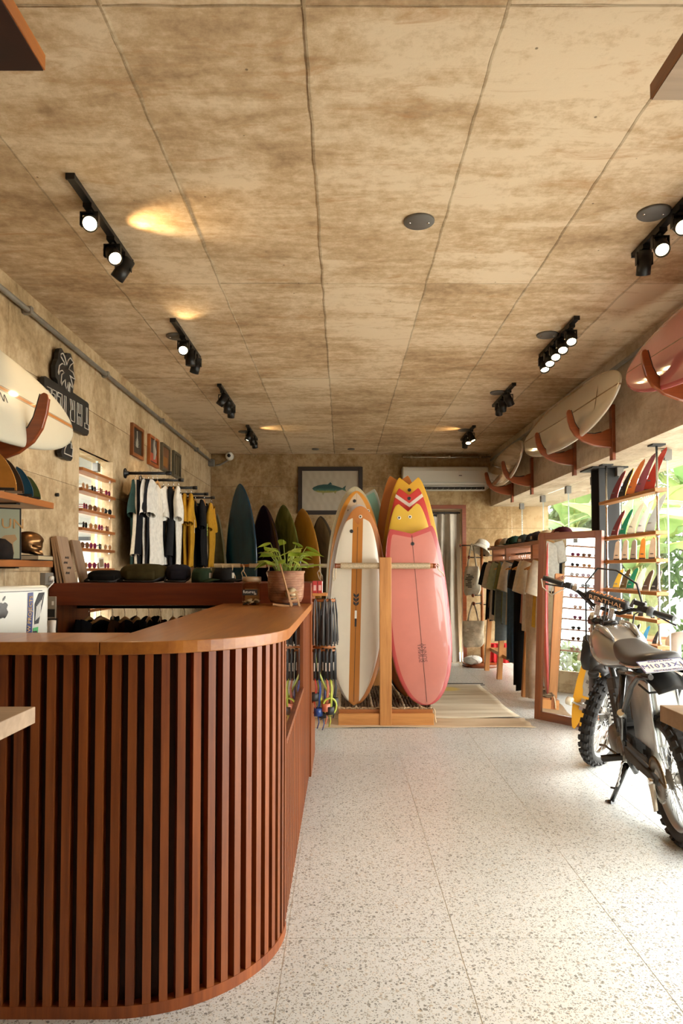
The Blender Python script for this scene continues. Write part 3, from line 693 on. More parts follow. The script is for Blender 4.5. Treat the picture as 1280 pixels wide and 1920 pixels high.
class Shape:
    def __init__(s, Ln, W, T_, nose=(2, 2), tail=(2, 2), wt=0, notch=0, mid=.5, rock=.03):
        s.L, s.W, s.T, s.nose, s.tail, s.wt, s.notch, s.mid, s.rock = Ln, W, T_, nose, tail, wt, notch, mid, rock
    def hw(s, t):
        if t < s.mid: q = (s.mid - t) / s.mid; a, b = s.nose; w0 = .0
        else: q = (t - s.mid) / (1 - s.mid); a, b = s.tail; w0 = s.wt
        return s.W / 2 * (w0 + (1 - w0) * max(0, 1 - q ** a) ** (1 / b))
    def th(s, t): return s.T * (.25 + .75 * max(0, 1 - abs(2 * t - 1) ** 2.6)) 
    def yc(s, t): return -s.rock * (2 * t - 1) ** 2
    um = 1.0
    def z(s, t, u):
        if not s.notch: return s.L * t
        g = max(0, (t - .72) / .28) ** 2; return s.L * t - s.notch * g * max(0, 1 - abs(u) / s.um) - g * .05 * max(0, abs(u) - s.um)
    def deck(s, x, z):
        t = max(0, min(1, z / s.L)); h = max(.02, s.hw(t)); return s.yc(t) - s.th(t) / 2 * max(0, 1 - (abs(x) / h) ** 2.6) ** .5
    def body(s, nt_=44, na=40):
        b = B(); ed = []
        ts = [.5 - .5 * cos(pi * k / nt_) for k in range(nt_ + 1)]
        for t in ts:
            h = max(.003, s.hw(t)); th = max(.006, s.th(t) * min(1, h / .06 + .25))
            for k in range(na):
                a = 2 * pi * k / na; ca, sa = cos(a), sin(a)
                u = math.copysign(abs(ca) ** .75, ca); y = math.copysign(abs(sa) ** .8, sa) * th / 2
                zz = s.z(t, u); b.v.append((u * h, s.yc(t) + y, zz))
                zt = s.L - s.notch * (1 - abs(u)) - zz if s.notch or s.wt else 9
                ed.append(min(h * (1 - abs(u)), max(0, zt) if s.wt else 9))
        n = nt_ + 1
        for i in range(n - 1):
            for k in range(na): b.f.append([i * na + k, i * na + (k + 1) % na, (i + 1) * na + (k + 1) % na, (i + 1) * na + k]); b.m.append(0); b.s.append(True)
        # close both ends with a strip of quads (the top one follows the swallow notch)
        for i in (0, n - 1):
            for k in range(na // 2):
                f = [i * na + (k) % na, i * na + (k + 1) % na, i * na + (na - k - 1) % na, i * na + (na - k) % na]
                f = list(dict.fromkeys(f))
                if len(f) > 2: b.f.append(f); b.m.append(0); b.s.append(False)
        b.at['edge'] = ed
        return b
def board(name_lb, shp, mat, M4, group=None, stringer=None, sw=.004, plugs=(), emb=None):
    loc, q, _ = M4.decompose()
    t = T('surfboard', name_lb, 'surfboard', loc, q.to_euler(), group)
    P('board_body', shp.body(), mat, t)
    if stringer:
        b = B(); zs_ = [lerp(.03, shp.L - shp.notch - .015, k / 30) for k in range(31)]
        b.grid(lambda i, j: ((-sw / 2, sw / 2)[j], shp.deck(0, zs_[i]) - .0012, zs_[i]), 31, 2); P('stringer', b, stringer, t)
    for px, pz, pm in plugs:
        y = shp.deck(px, pz)
        o = P('leash_plug', B().lathe([(0, .001), (.008, .001), (.009, .004), (.016, .004), (.017, 0)], 18, T4(px, y, pz) @ R4(rad(90), 'X')), pm, t)
        P('plug_cup', B().lathe([(0, .0045), (.008, .004)], 14, T4(px, y, pz) @ R4(rad(90), 'X')), BLKP, o)
    if emb: emb(t, shp)
    return t
def stand(x, y, z, lean, roll, rz=0):
    return T4(x, y, z) @ R4(rad(rz), 'Z') @ R4(rad(-lean), 'X') @ R4(rad(roll), 'Y')
STR = M('stringer_dark', (.035, .02, .014), .5); PLUG_B = M('plug_black', (.02, .02, .02), .4); PLUG_W = M('plug_white', (.75, .70, .60), .4)
INK = M('board_ink', (.018, .015, .013), .6)

# ---- rack in the middle of the shop
rk = T('surfboard_rack', 'teak surfboard rack with one post and rope wrapped arms holding the fish boards', 'rack', (.375, 6.4, 0))
P('front_beam', B().bb(-.037, .79, 5.95, 5.985, .0, .105), OAKX, rk, w=True, bevel=.003)
P('front_rail', B().bb(-.033, .786, 5.985, 6.03, .0, .135), ORWX, rk, w=True, bevel=.002)
for x in (-.033, .366, .75): P('floor_beam', B().bb(x, x + .036, 6.03, 7.25, 0, .10), OAK, rk, w=True, bevel=.002)
for k in range(7): P('deck_plank', B().bb(-.03, .784, 6.04 + k * .17, 6.18 + k * .17, .10, .118), ORWX, rk, w=True, bevel=.002)
P('post', B().bb(.322, .425, 5.938, 6.03, 0, 1.457), OAK, rk, w=True, bevel=.004)
P('rear_post', B().bb(.322, .425, 7.12, 7.2, 0, 1.6), OAK, rk, w=True, bevel=.004)
P('rear_arm', B().cyl((-.05, 7.10, 1.50), (.80, 7.10, 1.50), .02), OAKX, rk, w=True)
P('arm', B().cyl((-.055, 5.985, 1.383), (.803, 5.985, 1.383), .021, n=18), ORWX, rk, w=True)
for x0, x1 in ((-.018, .322), (.425, .765)):
    n = int((x1 - x0) / .0045)
    P('rope_wrap', B().tube([(lerp(x0, x1, k / (n * 2)), 5.985, 1.383) for k in range(n * 2 + 1)], [.0255 + .0022 * (k % 2) for k in range(n * 2 + 1)], 16), ROPE, rk, w=True)
def strand(x, i):
    return B().tube([(x + .004 * sin(k * 1.7 + i), lerp(6.0, 7.15, k / 22), .133 + .006 * sin(k * 2.4 + i)) for k in range(23)], [.0125 + .0025 * (k % 2) for k in range(23)], 7)
ROPED = M('dark_jute_rope', (.14, .085, .045), .95, bmp=.6, var=.4, vs=70)
for k in range(29): P('rope_strand', strand(-.025 + k * .0285, k), ROPED if k % 5 else ROPE, rk, w=True)
P('rope_edge', B().tube([(-.035 + .8 * k / 60 + .01, 6.005 + .006 * sin(k * 2.1), .14 + .005 * sin(k * 1.3)) for k in range(61)], [.008 + .003 * (k % 2) for k in range(61)], 7), M('jute_edge', (.36, .24, .13), .95, var=.4, vs=60), rk, w=True)
P('rope_end', B().tube([(.79, 6.01, .14), (.805, 6.0, .12), (.803, 5.99, .07), (.812, 5.985, .02)], .007), ROPE, rk, w=True)
P('tie_cord', B().tube([(.828, 5.99, 1.40), (.845, 5.975, 1.385), (.832, 5.975, 1.365), (.826, 5.98, 1.385), (.838, 5.985, 1.352), (.85, 5.99, 1.34), (.88, 6.02, 1.32), (.905, 6.10, 1.29)], .0045), ROPE, rk, w=True)
P('tie_cord', B().tube([(-.058, 5.985, 1.39), (-.078, 6.0, 1.36), (-.085, 6.02, 1.30), (-.075, 6.02, 1.25), (-.062, 6.02, 1.27), (-.06, 6.0, 1.33), (-.058, 5.99, 1.38)], .0045), ROPE, rk, w=True)
for sx in (-.058, .803): P('arm_end', B().cyl((sx - .012, 5.985, 1.383), (sx + .012, 5.985, 1.383), .0215), HOOK, rk, w=True)

# ---- boards on the rack
def emb_white(t, s):
    b = B(); z0 = s.L - .70
    for k in range(3):
        for sg in (-1, 1):
            z = z0 - k * .036; p = [(.003, z - .018), (.024, z), (.024, z + .026), (.003, z + .008)]
            yy = min(s.deck(.02, z), s.deck(0, z)) - .002
            b.add([(sg * x, yy, zz) for x, zz in p] + [(sg * x, yy + .001, zz) for x, zz in p], [(0, 1, 2, 3), (7, 6, 5, 4), (0, 4, 5, 1), (1, 5, 6, 2), (2, 6, 7, 3), (3, 7, 4, 0)])
    P('arrow_emblem', b, INK, t)
    z = z0 - .20; yy = s.deck(0, z) - .0025
    P('white_decal', B().bb(-.0095, .0095, yy, yy + .001, z, z + .07), PLUG_W, t)
    P('black_decal', B().bb(-.0085, .0085, yy, yy + .001, z - .072, z - .002), INK, t)
ORS = (.42, .155, .025)
WH = (.66, .58, .45)
sA = Shape(1.66, .475, .066, (2.0, 1.55), (1.5, 1.7), .38, .065, .48)
sA.um = .56
board('white swallow tail surfboard with two orange stripes in front of the rack', sA, bmat('white_striped', WH, None, .03, [(-.046, .046, ORS)], .3, .03, .4), stand(.098, 6.085, .155, 3.5, 1.4), 'boards on the middle rack', STR, .004, [(-.055, 1.54, PLUG_B)], emb_white)
def emb_pink(t, s):
    b = text('SUNNY', .05, .0006)
    for sg in (1, -1):
        mx = T4(sg * .0215, s.deck(0, .46) - .003, .46) @ R4(rad(90), 'X')
        if sg > 0: mx = mx @ R4(rad(90), 'Z') @ MX.Diagonal((1, 1, 1, 1))
        else: mx = mx @ R4(rad(90), 'Z') @ MX.Diagonal((1, -1, 1, 1))
        P('name_print', B().merge(b, mx), M('faded_ink', (.16, .055, .045), .6), t)
sB = Shape(1.585, .565, .07, (2.3, 2.2), (2.1, 1.75), .66, .058, .45)
board('pink swallow tail surfboard with darker pink rails at the front of the rack', sB, bmat('pink_board', (.56, .20, .15), (.48, .075, .07), .038, (), .28, .05, .5), stand(.745, 6.10, .152, 3.2, -4.6), 'boards on the middle rack', STR, .004, [(0, 1.435, PLUG_B)], emb_pink)
sC = Shape(1.80, .50, .064, (2, 1.7), (2.2, 1.9), .0, 0, .48)
board('plain orange round tail surfboard behind the white striped one', sC, bmat('orange_board', (.50, .185, .045), None, .03, (), .4, .04, .2), stand(.135, 6.205, .14, 4, 1.0), 'boards on the middle rack', None, .004, [(0, 1.70, PLUG_W)])
sD = Shape(1.83, .50, .062, (2, 1.7), (2.4, 2), .0, 0, .48)
board('pale lilac grey surfboard tucked behind the plain orange one', sD, bmat('lilac_board', (.50, .42, .36), None, .03, (), .4, .04, .2), stand(.07, 6.31, .14, 4.2, 2.6), 'boards on the middle rack', None, .004, [(-.04, 1.70, PLUG_B), (.09, 1.77, PLUG_W)])
def emb_pad(t, s):
    for x in (-.045, .045): P('tail_pad', B().bb(x - .042, x + .042, s.deck(.05, 1.78) - .008, s.deck(.05, 1.78) + .002, 1.765, 1.785), INK, t, bevel=.003)
sE = Shape(1.97, .53, .064, (2, 1.7), (2.2, 1.8), .0, 0, .48)
board('peach surfboard with bright orange rails in the middle of the stack', sE, bmat('peach_board', (.62, .45, .29), (.62, .25, .03), .045, (), .35, .03, .3), stand(.115, 6.42, .14, 4.4, .6), 'boards on the middle rack', M('stringer_tan', (.4, .26, .14), .6), .003, [(-.02, 1.87, PLUG_B)], emb_pad)
sF = Shape(2.03, .56, .066, (2, 1.7), (2.2, 1.8), .0, 0, .48)
board('tall cream surfboard at the back of the round tail stack', sF, bmat('cream_board', (.52, .46, .30), None, .03, (), .35, .04, .3), stand(.115, 6.54, .14, 4.6, .2), 'boards on the middle rack', M('stringer_tan', (.4, .26, .14), .6), .003)
sG = Shape(2.02, .52, .06, (2, 1.6), (1.8, 1.5), .42, .07, .5)
board('mint green swallow tail surfboard at the very back of the stack', sG, bmat('mint_board', (.22, .46, .36), (.42, .45, .36), .02, (), .35, .04, .3), stand(.20, 6.66, .14, 4.6, .2), 'boards on the middle rack', None)
sH = Shape(1.825, .52, .064, (2, 1.7), (1.75, 1.5), .40, .075, .48)
sH.um = .8
board('yellow fish surfboard right behind the pink one', sH, bmat('yellow_board', (.66, .40, .035), None, .03, (), .45, .04, .2), stand(.685, 6.22, .14, 4, -2.6), 'boards on the middle rack', None, .004, [(-.085, 1.695, PLUG_W), (.015, 1.70, PLUG_W)])
sI = Shape(1.985, .52, .062, (2, 1.7), (1.75, 1.5), .34, .07, .48)
def redm():
    m = bmat('red_white_board', (.52, .03, .022), None, .03, (), .35, .04, .3); t = m.node_tree; b = t.nodes['Principled BSDF']
    src = b.inputs['Base Color'].links[0].from_socket; xx = N(t, 'ShaderNodeSeparateXYZ'); L(t, N(t, 'ShaderNodeTexCoord').outputs['Object'], xx.inputs[0])
    d = mth(t, 'ADD', xx.outputs[2], mth(t, 'MULTIPLY', mth(t, 'ABSOLUTE', xx.outputs[0]), -.75))
    f = mth(t, 'MULTIPLY', mth(t, 'GREATER_THAN', d, 1.80), mth(t, 'LESS_THAN', d, 1.838)); c = mixc(t, f, src, (.66, .55, .45)); L(t, c, b.inputs['Base Color']); return m
board('red fish surfboard with a white chevron behind the yellow one', sI, redm(), stand(.675, 6.33, .14, 4.2, -1.4), 'boards on the middle rack', None, .004, [(0, 1.885, PLUG_B)])
sJ = Shape(2.105, .60, .064, (2, 1.7), (1.75, 1.45), .30, .075, .48)
board('large yellow fish surfboard behind the red one', sJ, bmat('gold_board', (.68, .36, .022), None, .03, (), .4, .04, .2), stand(.685, 6.44, .14, 4.4, -1.2), 'boards on the middle rack', None, .004, [(0, 1.98, PLUG_B)])
sK = Shape(2.14, .56, .062, (2, 1.7), (1.75, 1.45), .30, .06, .48)
board('burnt orange fish surfboard at the back of the fish stack', sK, bmat('burnt_board', (.48, .15, .02), None, .03, (), .35, .04, .3), stand(.615, 6.56, .14, 4.6, -1.6), 'boards on the middle rack', None)
sL_ = Shape(1.75, .50, .06, (2, 1.7), (2, 1.7), .0, 0, .48)
board('dark surfboard hidden behind the fish stack with one edge showing', sL_, bmat('dark_board', (.02, .02, .022), None, .03, (), .3, .04, .4), stand(.59, 6.68, .14, 4.6, -1.2), 'boards on the middle rack', None)

# ---- second rack by the end wall with five boards turned sideways
r2 = T('surfboard_rack', 'long rope wrapped surfboard rack along the end wall behind the counter', 'rack', (-.7, 8.9, 0))
P('base_beam', B().bb(-1.75, .05, 8.55, 8.6, 0, .12), OAKX, r2, w=True, bevel=.003)
P('base_beam', B().bb(-1.75, .05, 9.2, 9.25, 0, .12), OAKX, r2, w=True, bevel=.003)
for k in range(6): P('deck_plank', B().bb(-1.75, .05, 8.58 + k * .11, 8.67 + k * .11, .12, .14), ORWX, r2, w=True, bevel=.002)
P('rail', B().cyl((-1.78, 8.50, 1.40), (.08, 8.50, 1.40), .019, n=16), ORWX, r2, w=True)
for x in (-1.70, -.02): P('post', B().bb(x - .03, x + .03, 9.28, 9.34, 0, 1.5), OAK, r2, w=True, bevel=.003).__setitem__('label', 'rear post'); P('side_arm', B().cyl((x, 8.5, 1.40), (x, 9.3, 1.40), .017), ORWX, r2, w=True)
for x0, x1 in ((-1.62, -1.27), (-1.16, -.95), (-.86, -.66), (-.58, -.36), (-.29, -.05)):
    n = 44; P('rope_wrap', B().tube([(lerp(x0, x1, k / n), 8.50, 1.40) for k in range(n + 1)], [.024 + .003 * (k % 2) for k in range(n + 1)], 14), ROPE, r2, w=True)
for x in (-1.50, -1.38, -1.24, -.93, -.84, -.3):
    P('rope_loop', B().tube([(x, 8.47, 1.42), (x + .02, 8.462, 1.36), (x - .012, 8.462, 1.31), (x + .012, 8.462, 1.24), (x + .055, 8.46, 1.19), (x + .05, 8.462, 1.27), (x + .015, 8.462, 1.33), (x + .02, 8.47, 1.40)], .0055, 6), ROPE, r2, w=True)
for k, (u, v, w_, dk, lb, nm, rs) in enumerate([
    (450, 907, .52, (.004, .058, .12), 'tall glossy teal blue surfboard standing against the end wall', 'teal_board', .25),
    (496, 947, .52, (.018, .004, .012), 'dark purple surfboard standing beside the teal one', 'purple_board', .3),
    (534, 946, .50, (.10, .11, .022), 'olive green marbled resin surfboard standing below the fish print', 'green_board', .75),
    (571, 953, .50, (.38, .175, .02), 'amber yellow surfboard standing behind the potted plant', 'amber_board', .25),
    (607, 967, .48, (.13, .10, .065), 'grey brown resin surfboard with a dark rim behind the round tail stack', 'smoke_board', .4)]):
    top = PY(u, v, 8.80); Ln = top.z - .15
    sh = Shape(Ln, w_ + .08, .075, (2.2, 2), (2.1, 1.65), 0, 0, .5, .05)
    board(lb, sh, bmat(nm, dk, (.06, .05, .04) if k == 4 else None, .03, (), .2, .05, .45, rs), stand(top.x, 8.79, .145, .5, .8 - k * .4, -40), 'boards standing along the end wall', None)
sh = Shape(1.95, .48, .06, (2.2, 2), (1.9, 1.4), 0, 0, .45, .04)
board('dark green surfboard half hidden behind the yellow shirts', sh, bmat('forest_board', (.05, .075, .03), (.30, .30, .22), .02, (), .15, .05, 1), stand(-1.62, 8.95, .145, 1, -1.5, -55), 'boards standing along the end wall', None)

# ---- boards hung flat on the walls, on wooden hooks
def wall_board(lb, side, x, yc, zc, shp, mat, tilt, pitch=0, **k):
    # side +1: on the beam (deck faces -X), -1: on the shelf wall (deck faces +X)
    zl = V((0, 1, 0)); xl = V((0, 0, side)); yl = zl.cross(xl)
    m = MX((xl, yl, zl)).transposed().to_4x4()
    return board(lb, shp, mat, T4(x, yc, zc) @ R4(rad(tilt), 'Y') @ R4(rad(pitch), 'X') @ m @ T4(0, 0, -shp.L / 2), 'boards hung on the walls', **k)
def hook(lb, side, x, y, z, sc=1.0, flat=0):
    t = T('board_hook', lb, 'hook', (x, y, z), (0, 0, rad(180) if side > 0 else 0), 'wooden board hooks')
    pts = [(0, -.13), (.08, -.125), (.16, -.11), (.24, -.08), (.30, -.035), (.335, .02), (.352, .08), (.36, .14), (.355, .158), (.34, .166), (.325, .158), (.315, .12), (.30, .065), (.278, .025), (.245, -.004), (.20, -.018), (.15, -.02), (.10, -.008), (.06, .012), (0, .03)]
    P('hook_arm', B().prism([(a * sc, c * sc) for a, c in pts], .03), HOOK, t, bevel=.006)
    P('wall_plate', B().bb(0, .026, -.03, .03, -.22 * sc, .20 * sc), HOOK, t, bevel=.002)
    inner = [(.325, .158), (.315, .12), (.30, .065), (.278, .025), (.245, -.004), (.20, -.018), (.15, -.02), (.10, -.008)]
    P('padding', B().tube([(a * sc - .001, 0, c * sc + .002) for a, c in inner], .006, 6, flat=2.2), BLKP, t)
    return t
OFFW = (.68, .62, .50)
sW = Shape(2.35, .53, .085, (2.4, 2.2), (2.4, 2.1), 0, 0, .5, .04)
TAN3 = [(-.009, .009, (.45, .17, .035)), (-.014, -.011, (.05, .02, .01)), (.011, .014, (.05, .02, .01))]
def emb_scr(t, s):
    b = B().tube([(.05 + .02 * sin(k * .9), s.deck(.05, 1.5) - .002, 1.45 + k * .006) for k in range(16)], .0015, 4); P('signature', b, INK, t)
wall_board('glossy white longboard with an orange stringer hung over the fin shelf', -1, -1.66, 2.87, 2.205, sW, bmat('white_gloss', (.60, .56, .43), None, .03, TAN3, .3, .02, .35), -14, -1.0, stringer=None, emb=emb_scr)
hook('large curved wooden hook under the nose of the white longboard by the shelf wall', -1, XL, 3.40, 2.03, 1.25)
hook('wooden hook holding the tail of the white longboard outside the view', -1, XL, 2.15, 2.03, 1.25)
sX = Shape(2.50, .53, .085, (2.3, 2.1), (2.4, 2.1), 0, 0, .5, .04)
def emb_brush(t, s):
    P('brush_mark', B().tube([(lerp(-.10, .10, k / 8), s.deck(.05, .42) - .002, .42 + .05 * k / 8 - .02) for k in range(9)], [.001, .003, .005, .005, .006, .005, .005, .003, .001], 5, flat=.4), M('brush_brown', (.16, .10, .05), .6), t)
wall_board('long off white longboard with a brown stringer hung on the concrete beam', 1, 1.965, 5.93, 2.655, sX, bmat('cream_gloss', (.60, .53, .41), None, .03, [(-.006, .006, (.20, .10, .04))], .15, .02, 1), 14, 1.3, emb=emb_brush)
hook('wooden hook under the off white longboard closer to the dark column', 1, XB, 6.30, 2.45, 1.05)
hook('wooden hook under the off white longboard closer to the motorcycle', 1, XB, 5.40, 2.45, 1.05)
sY = Shape(1.70, .50, .075, (2.3, 2), (2.2, 1.8), 0, 0, .5, .04)
wall_board('smoky tinted surfboard hung on the beam beside the air conditioner', 1, 1.965, 8.13, 2.60, sY, bmat('smoky_gloss', (.42, .33, .25), (.50, .44, .36), .02, (), .1, .06, 1, .3), 14, .5)
hook('wooden hook under the smoky surfboard closer to the air conditioner', 1, XB, 8.62, 2.42, 1.0)
hook('wooden hook under the smoky surfboard further from the air conditioner', 1, XB, 7.72, 2.42, 1.0)
sZ = Shape(2.45, .56, .085, (2.3, 2.1), (2.4, 2.1), 0, 0, .5, .04)
wall_board('glossy rose pink longboard hung high on the beam above the motorcycle', 1, 1.95, 3.33, 2.635, sZ, bmat('rose_gloss', (.56, .20, .19), (.45, .08, .10), .02, [(-.003, .003, (.20, .05, .05))], .12, .04, 1), 14, 1.0)
hook('wooden hook under the rose pink longboard', 1, XB, 4.0, 2.47, 1.1)
hook('wooden hook under the other end of the rose pink longboard', 1, XB, 2.6, 2.47, 1.1)
# ================================================================== CLOTHES
def garment(hw=.20, ln=.72, sleeve='short', seed=0, th=.04, slope=.30, flare=.03):
    r = random.Random(seed); b = B(); n, m = 30, 16; ph = r.uniform(0, 6)
    def fn(i, k):
        t = i / m; a = 2 * pi * k / n; ca, sa = cos(a), sin(a)
        w = hw * (1 + flare / hw * t) if t > .12 else hw * (.92 + .66 * t)
        x = w * math.copysign(abs(ca) ** .8, ca)
        tt = th * (.25 + .75 * min(1, t * 3)) * (1 + .25 * sin(t * 5 + ph))
        y = tt / 2 * math.copysign(abs(sa) ** .7, sa) + .010 * t * sin(x * 34 + ph + t * 2) + .006 * sin(x * 15 - t * 6 + ph)
        z = -.095 - slope * abs(x) * (1 - t) ** 2 - ln * t - .012 * t * sin(x * 17 + ph)
        return (x, y, z)
    b.grid(fn, m + 1, n, cv=True)
    b.f.append(list(range(n))); b.m.append(0); b.s.append(True)
    if sleeve != 'none':
        sl = .22 if sleeve == 'short' else .56
        for sg in (-1, 1):
            def fs(i, k):
                t = i / 7; a = 2 * pi * k / 14; cx = sg * (hw * .86 + (.085 if sleeve == 'short' else .07) * t ** .7); cz = -.15 - sl * t - .02 * t
                w = .078 * (1 - .12 * t) if sleeve == 'short' else .07 * (1 - .45 * t)
                return (cx + sg * cos(a) * w * .85, sin(a) * (.022 + .016 * t) + .008 * sin(t * 5 + ph + sg), cz + cos(a) * w * .30 + .045 * (1 - t))
            b.grid(fs, 8, 14, cv=True)
    return b
def hangermesh():
    b = B(); b.tube([(-.19, 0, -.15), (-.12, .004, -.118), (-.04, 0, -.088), (0, 0, -.078), (.04, 0, -.088), (.12, .004, -.118), (.19, 0, -.15)], [.009, .0115, .013, .014, .013, .0115, .009], 8, flat=.6)
    return b
def hookmesh():
    return B().tube([(0, 0, -.08), (0, 0, -.03), (.004, 0, -.016), (.014, 0, -.004), (.012, 0, .012), (0, 0, .018), (-.012, 0, .012), (-.015, 0, .0)], .002, 6)
HM = hangermesh().mesh('hanger', [NATW]); HK = hookmesh().mesh('hanger_hook', [CHROME])
GM = {('short', k): garment(.185, .72, 'short', k).mesh('garment', [WHITEP]) for k in range(4)}
GM.update({('long', k): garment(.185, .72, 'long', 10 + k, .05).mesh('garment', [WHITEP]) for k in range(2)})
GM.update({('none', k): garment(.16, 1.02, 'none', 20 + k, .06, .1, .02).mesh('garment', [WHITEP]) for k in range(2)})
GM.update({('skirt', k): garment(.17, .50, 'none', 30 + k, .05, .1, .02).mesh('garment', [WHITEP]) for k in range(2)})
GM.update({('big', k): garment(.205, .66, 'short', 40 + k, .05).mesh('garment', [WHITEP]) for k in range(2)})
COLR = {'deep green': (.028, .055, .045), 'black': (.012, .012, .013), 'white': (.66, .63, .56), 'off white': (.62, .58, .50), 'charcoal': (.018, .018, .020), 'mustard': (.46, .24, .022), 'cream': (.62, .54, .40), 'beige': (.54, .44, .32), 'olive': (.17, .16, .06),
        'denim blue': (.05, .09, .15), 'pale denim': (.22, .30, .36), 'grey denim': (.13, .15, .15), 'dusty pink': (.42, .20, .16), 'sand': (.52, .42, .30), 'slate grey': (.09, .10, .11), 'yellow': (.60, .40, .07), 'pale green': (.34, .36, .22), 'dark teal': (.015, .045, .05), 'brown': (.07, .035, .018)}
def cloth(c): return fabric('cloth_' + c.replace(' ', '_'), COLR[c])
def hang(loc, rz, kind, c, label, name='hung_shirt', cat='shirt', group='shirts', sc=1.0, v=0, tiltx=0, hm=None, zs_=None):
    t = T(name, label, cat, loc, (tiltx, 0, rz), group)
    o = P('garment', GM[(kind, v % (4 if kind == 'short' else 2))], [], t); setmat(o, cloth(c)); o.scale = (sc, 1.0, zs_ or (sc if kind != 'none' else 1))
    h = P('hanger', HM, [], t); P('hanger_hook', HK, [], t, rot=(0, 0, rad(90)))
    if hm: setmat(h, hm)
    return t
# ---- five pipe rails on the shelf wall
ZR = 2.20
rails = [6.0, 6.46, 7.07, 7.66, 8.04]
for k, y in enumerate(rails):
    t = T('clothes_rail', '%s black pipe clothes rail from the sunglasses window' % ORD[k], 'clothes rail', (XL, y, ZR), group='pipe clothes rails')
    P('pipe', B().cyl((.0, 0, 0), (.40, 0, 0), .0135), BLK, t); P('end_cap', B().cyl((.365, 0, 0), (.41, 0, 0), .018), BLK, t)
    P('wall_flange', B().lathe([(.045, 0), (.045, .008), (.022, .014), (.018, .035), (0, .035)], 20, R4(rad(90), 'Y')), BLK, t)
    for q in range(4): P('screw', B().lathe([(.005, .008), (.004, .012), (0, .0125)], 8, R4(rad(90), 'Y') @ T4(.033 * cos(q * pi / 2 + .78), .033 * sin(q * pi / 2 + .78), 0)), CHROME, t)
shirts = [(0, -1.825, 'short', 'deep green'), (0, -1.785, 'long', 'cream'), (0, -1.752, 'long', 'black'), (0, -1.712, 'short', 'off white'), (0, -1.672, 'short', 'charcoal'), (0, -1.632, 'short', 'white'),
          (1, -1.70, 'long', 'black'), (1, -1.655, 'short', 'white'), (1, -1.605, 'long', 'charcoal'), (1, -1.555, 'short', 'white'),
          (2, -1.68, 'short', 'cream'), (2, -1.625, 'short', 'mustard'), (2, -1.57, 'short', 'mustard'),
          (3, -1.72, 'short', 'mustard'), (3, -1.655, 'short', 'black'), (3, -1.555, 'short', 'black'),
          (4, -1.70, 'short', 'dark teal'), (4, -1.63, 'short', 'mustard'), (4, -1.545, 'short', 'mustard')]
cnt = {}
for k, (r_, x, kd, c) in enumerate(shirts):
    q = cnt.get(r_, 0); cnt[r_] = q + 1
    t = hang((x, rails[r_], ZR + .0), rad(90 + RN.uniform(1, 11)), kd, c, '%s %s shirt, %s from the wall on the %s pipe rail' % (c, 'long sleeved' if kd == 'long' else 'short sleeved', ORD[q], ORD[r_]), group='shirts on the pipe rails', v=k, name='hung_shirt')
    if (r_, q) in ((2, 2), (3, 2)):
        pc = ((.75, .70, .55), (.45, .55, .12))[0 if r_ == 2 else 1]
        b = B()
        for i in range(5): b.bb(-.02 + .006 * sin(i * 2), .025 + .01 * cos(i), -.036, -.034, -.47 + i * .028, -.446 + i * .028)
        g = P('chest_print', b, M('print_%d' % r_, pc, .8), t)

# ---- dark clothes under the back counter
for k in range(14):
    x = -1.80 + k * .085
    hang((x, 4.86, 1.085), rad(90 + RN.uniform(-25, 25)), 'long' if k % 3 else 'short', ('black', 'charcoal', 'black', 'brown')[k % 4], '%s dark garment from the wall hanging under the back counter' % ORD[k], 'dark_garment', 'garment', 'dark garments under the back counter', .9, k)

# ================================================================== RIGHT HAND CLOTHES RACK with hats on top
cr = T('clothes_rack', 'teak clothes rack with a hat shelf standing along the glass wall', 'clothes rack', (2.1, 8.0, 0))
P('hat_shelf', B().bb(2.00, 2.36, 6.55, 9.36, 1.622, 1.648), ORW, cr, w=True, bevel=.003)
P('hat_shelf_edge', B().bb(1.985, 2.0, 6.55, 9.36, 1.61, 1.648), ORW, cr, w=True, bevel=.002)
P('front_rail', B().bb(1.995, 2.02, 6.55, 9.36, 1.435, 1.468), ORW, cr, w=True, bevel=.003)
P('rear_rail', B().bb(2.34, 2.365, 6.55, 9.36, 1.435, 1.468), ORW, cr, w=True, bevel=.003)
P('hanging_rod', B().cyl((2.15, 6.5, 1.54), (2.15, 9.37, 1.54), .011), BLK, cr, w=True)
for y in (6.72, 7.3, 8.47, 9.2):
    P('upright', B().bb(2.02, 2.33, y - .035, y + .035, 1.44, 1.622), ORWX, cr, w=True, bevel=.002)
    for sg, xf in ((-1, 1.93), (1, 2.40)):
        xt = 2.02 if sg < 0 else 2.33
        P('leg', B().add([(xf - .03, y - .03, 0), (xf + .03, y - .03, 0), (xf + .03, y + .03, 0), (xf - .03, y + .03, 0), (xt - .03, y - .03, 1.44), (xt + .03, y - .03, 1.44), (xt + .03, y + .03, 1.44), (xt - .03, y + .03, 1.44)], [(3, 2, 1, 0), (4, 5, 6, 7), (0, 1, 5, 4), (1, 2, 6, 5), (2, 3, 7, 6), (3, 0, 4, 7)]), OAK, cr, w=True, bevel=.003)
P('lower_shelf', B().bb(1.99, 2.34, 6.6, 9.25, .28, .30), ORW, cr, w=True, bevel=.002)
P('lower_stretcher', B().bb(1.972, 1.99, 6.6, 9.25, .262, .305), OAK, cr, w=True)
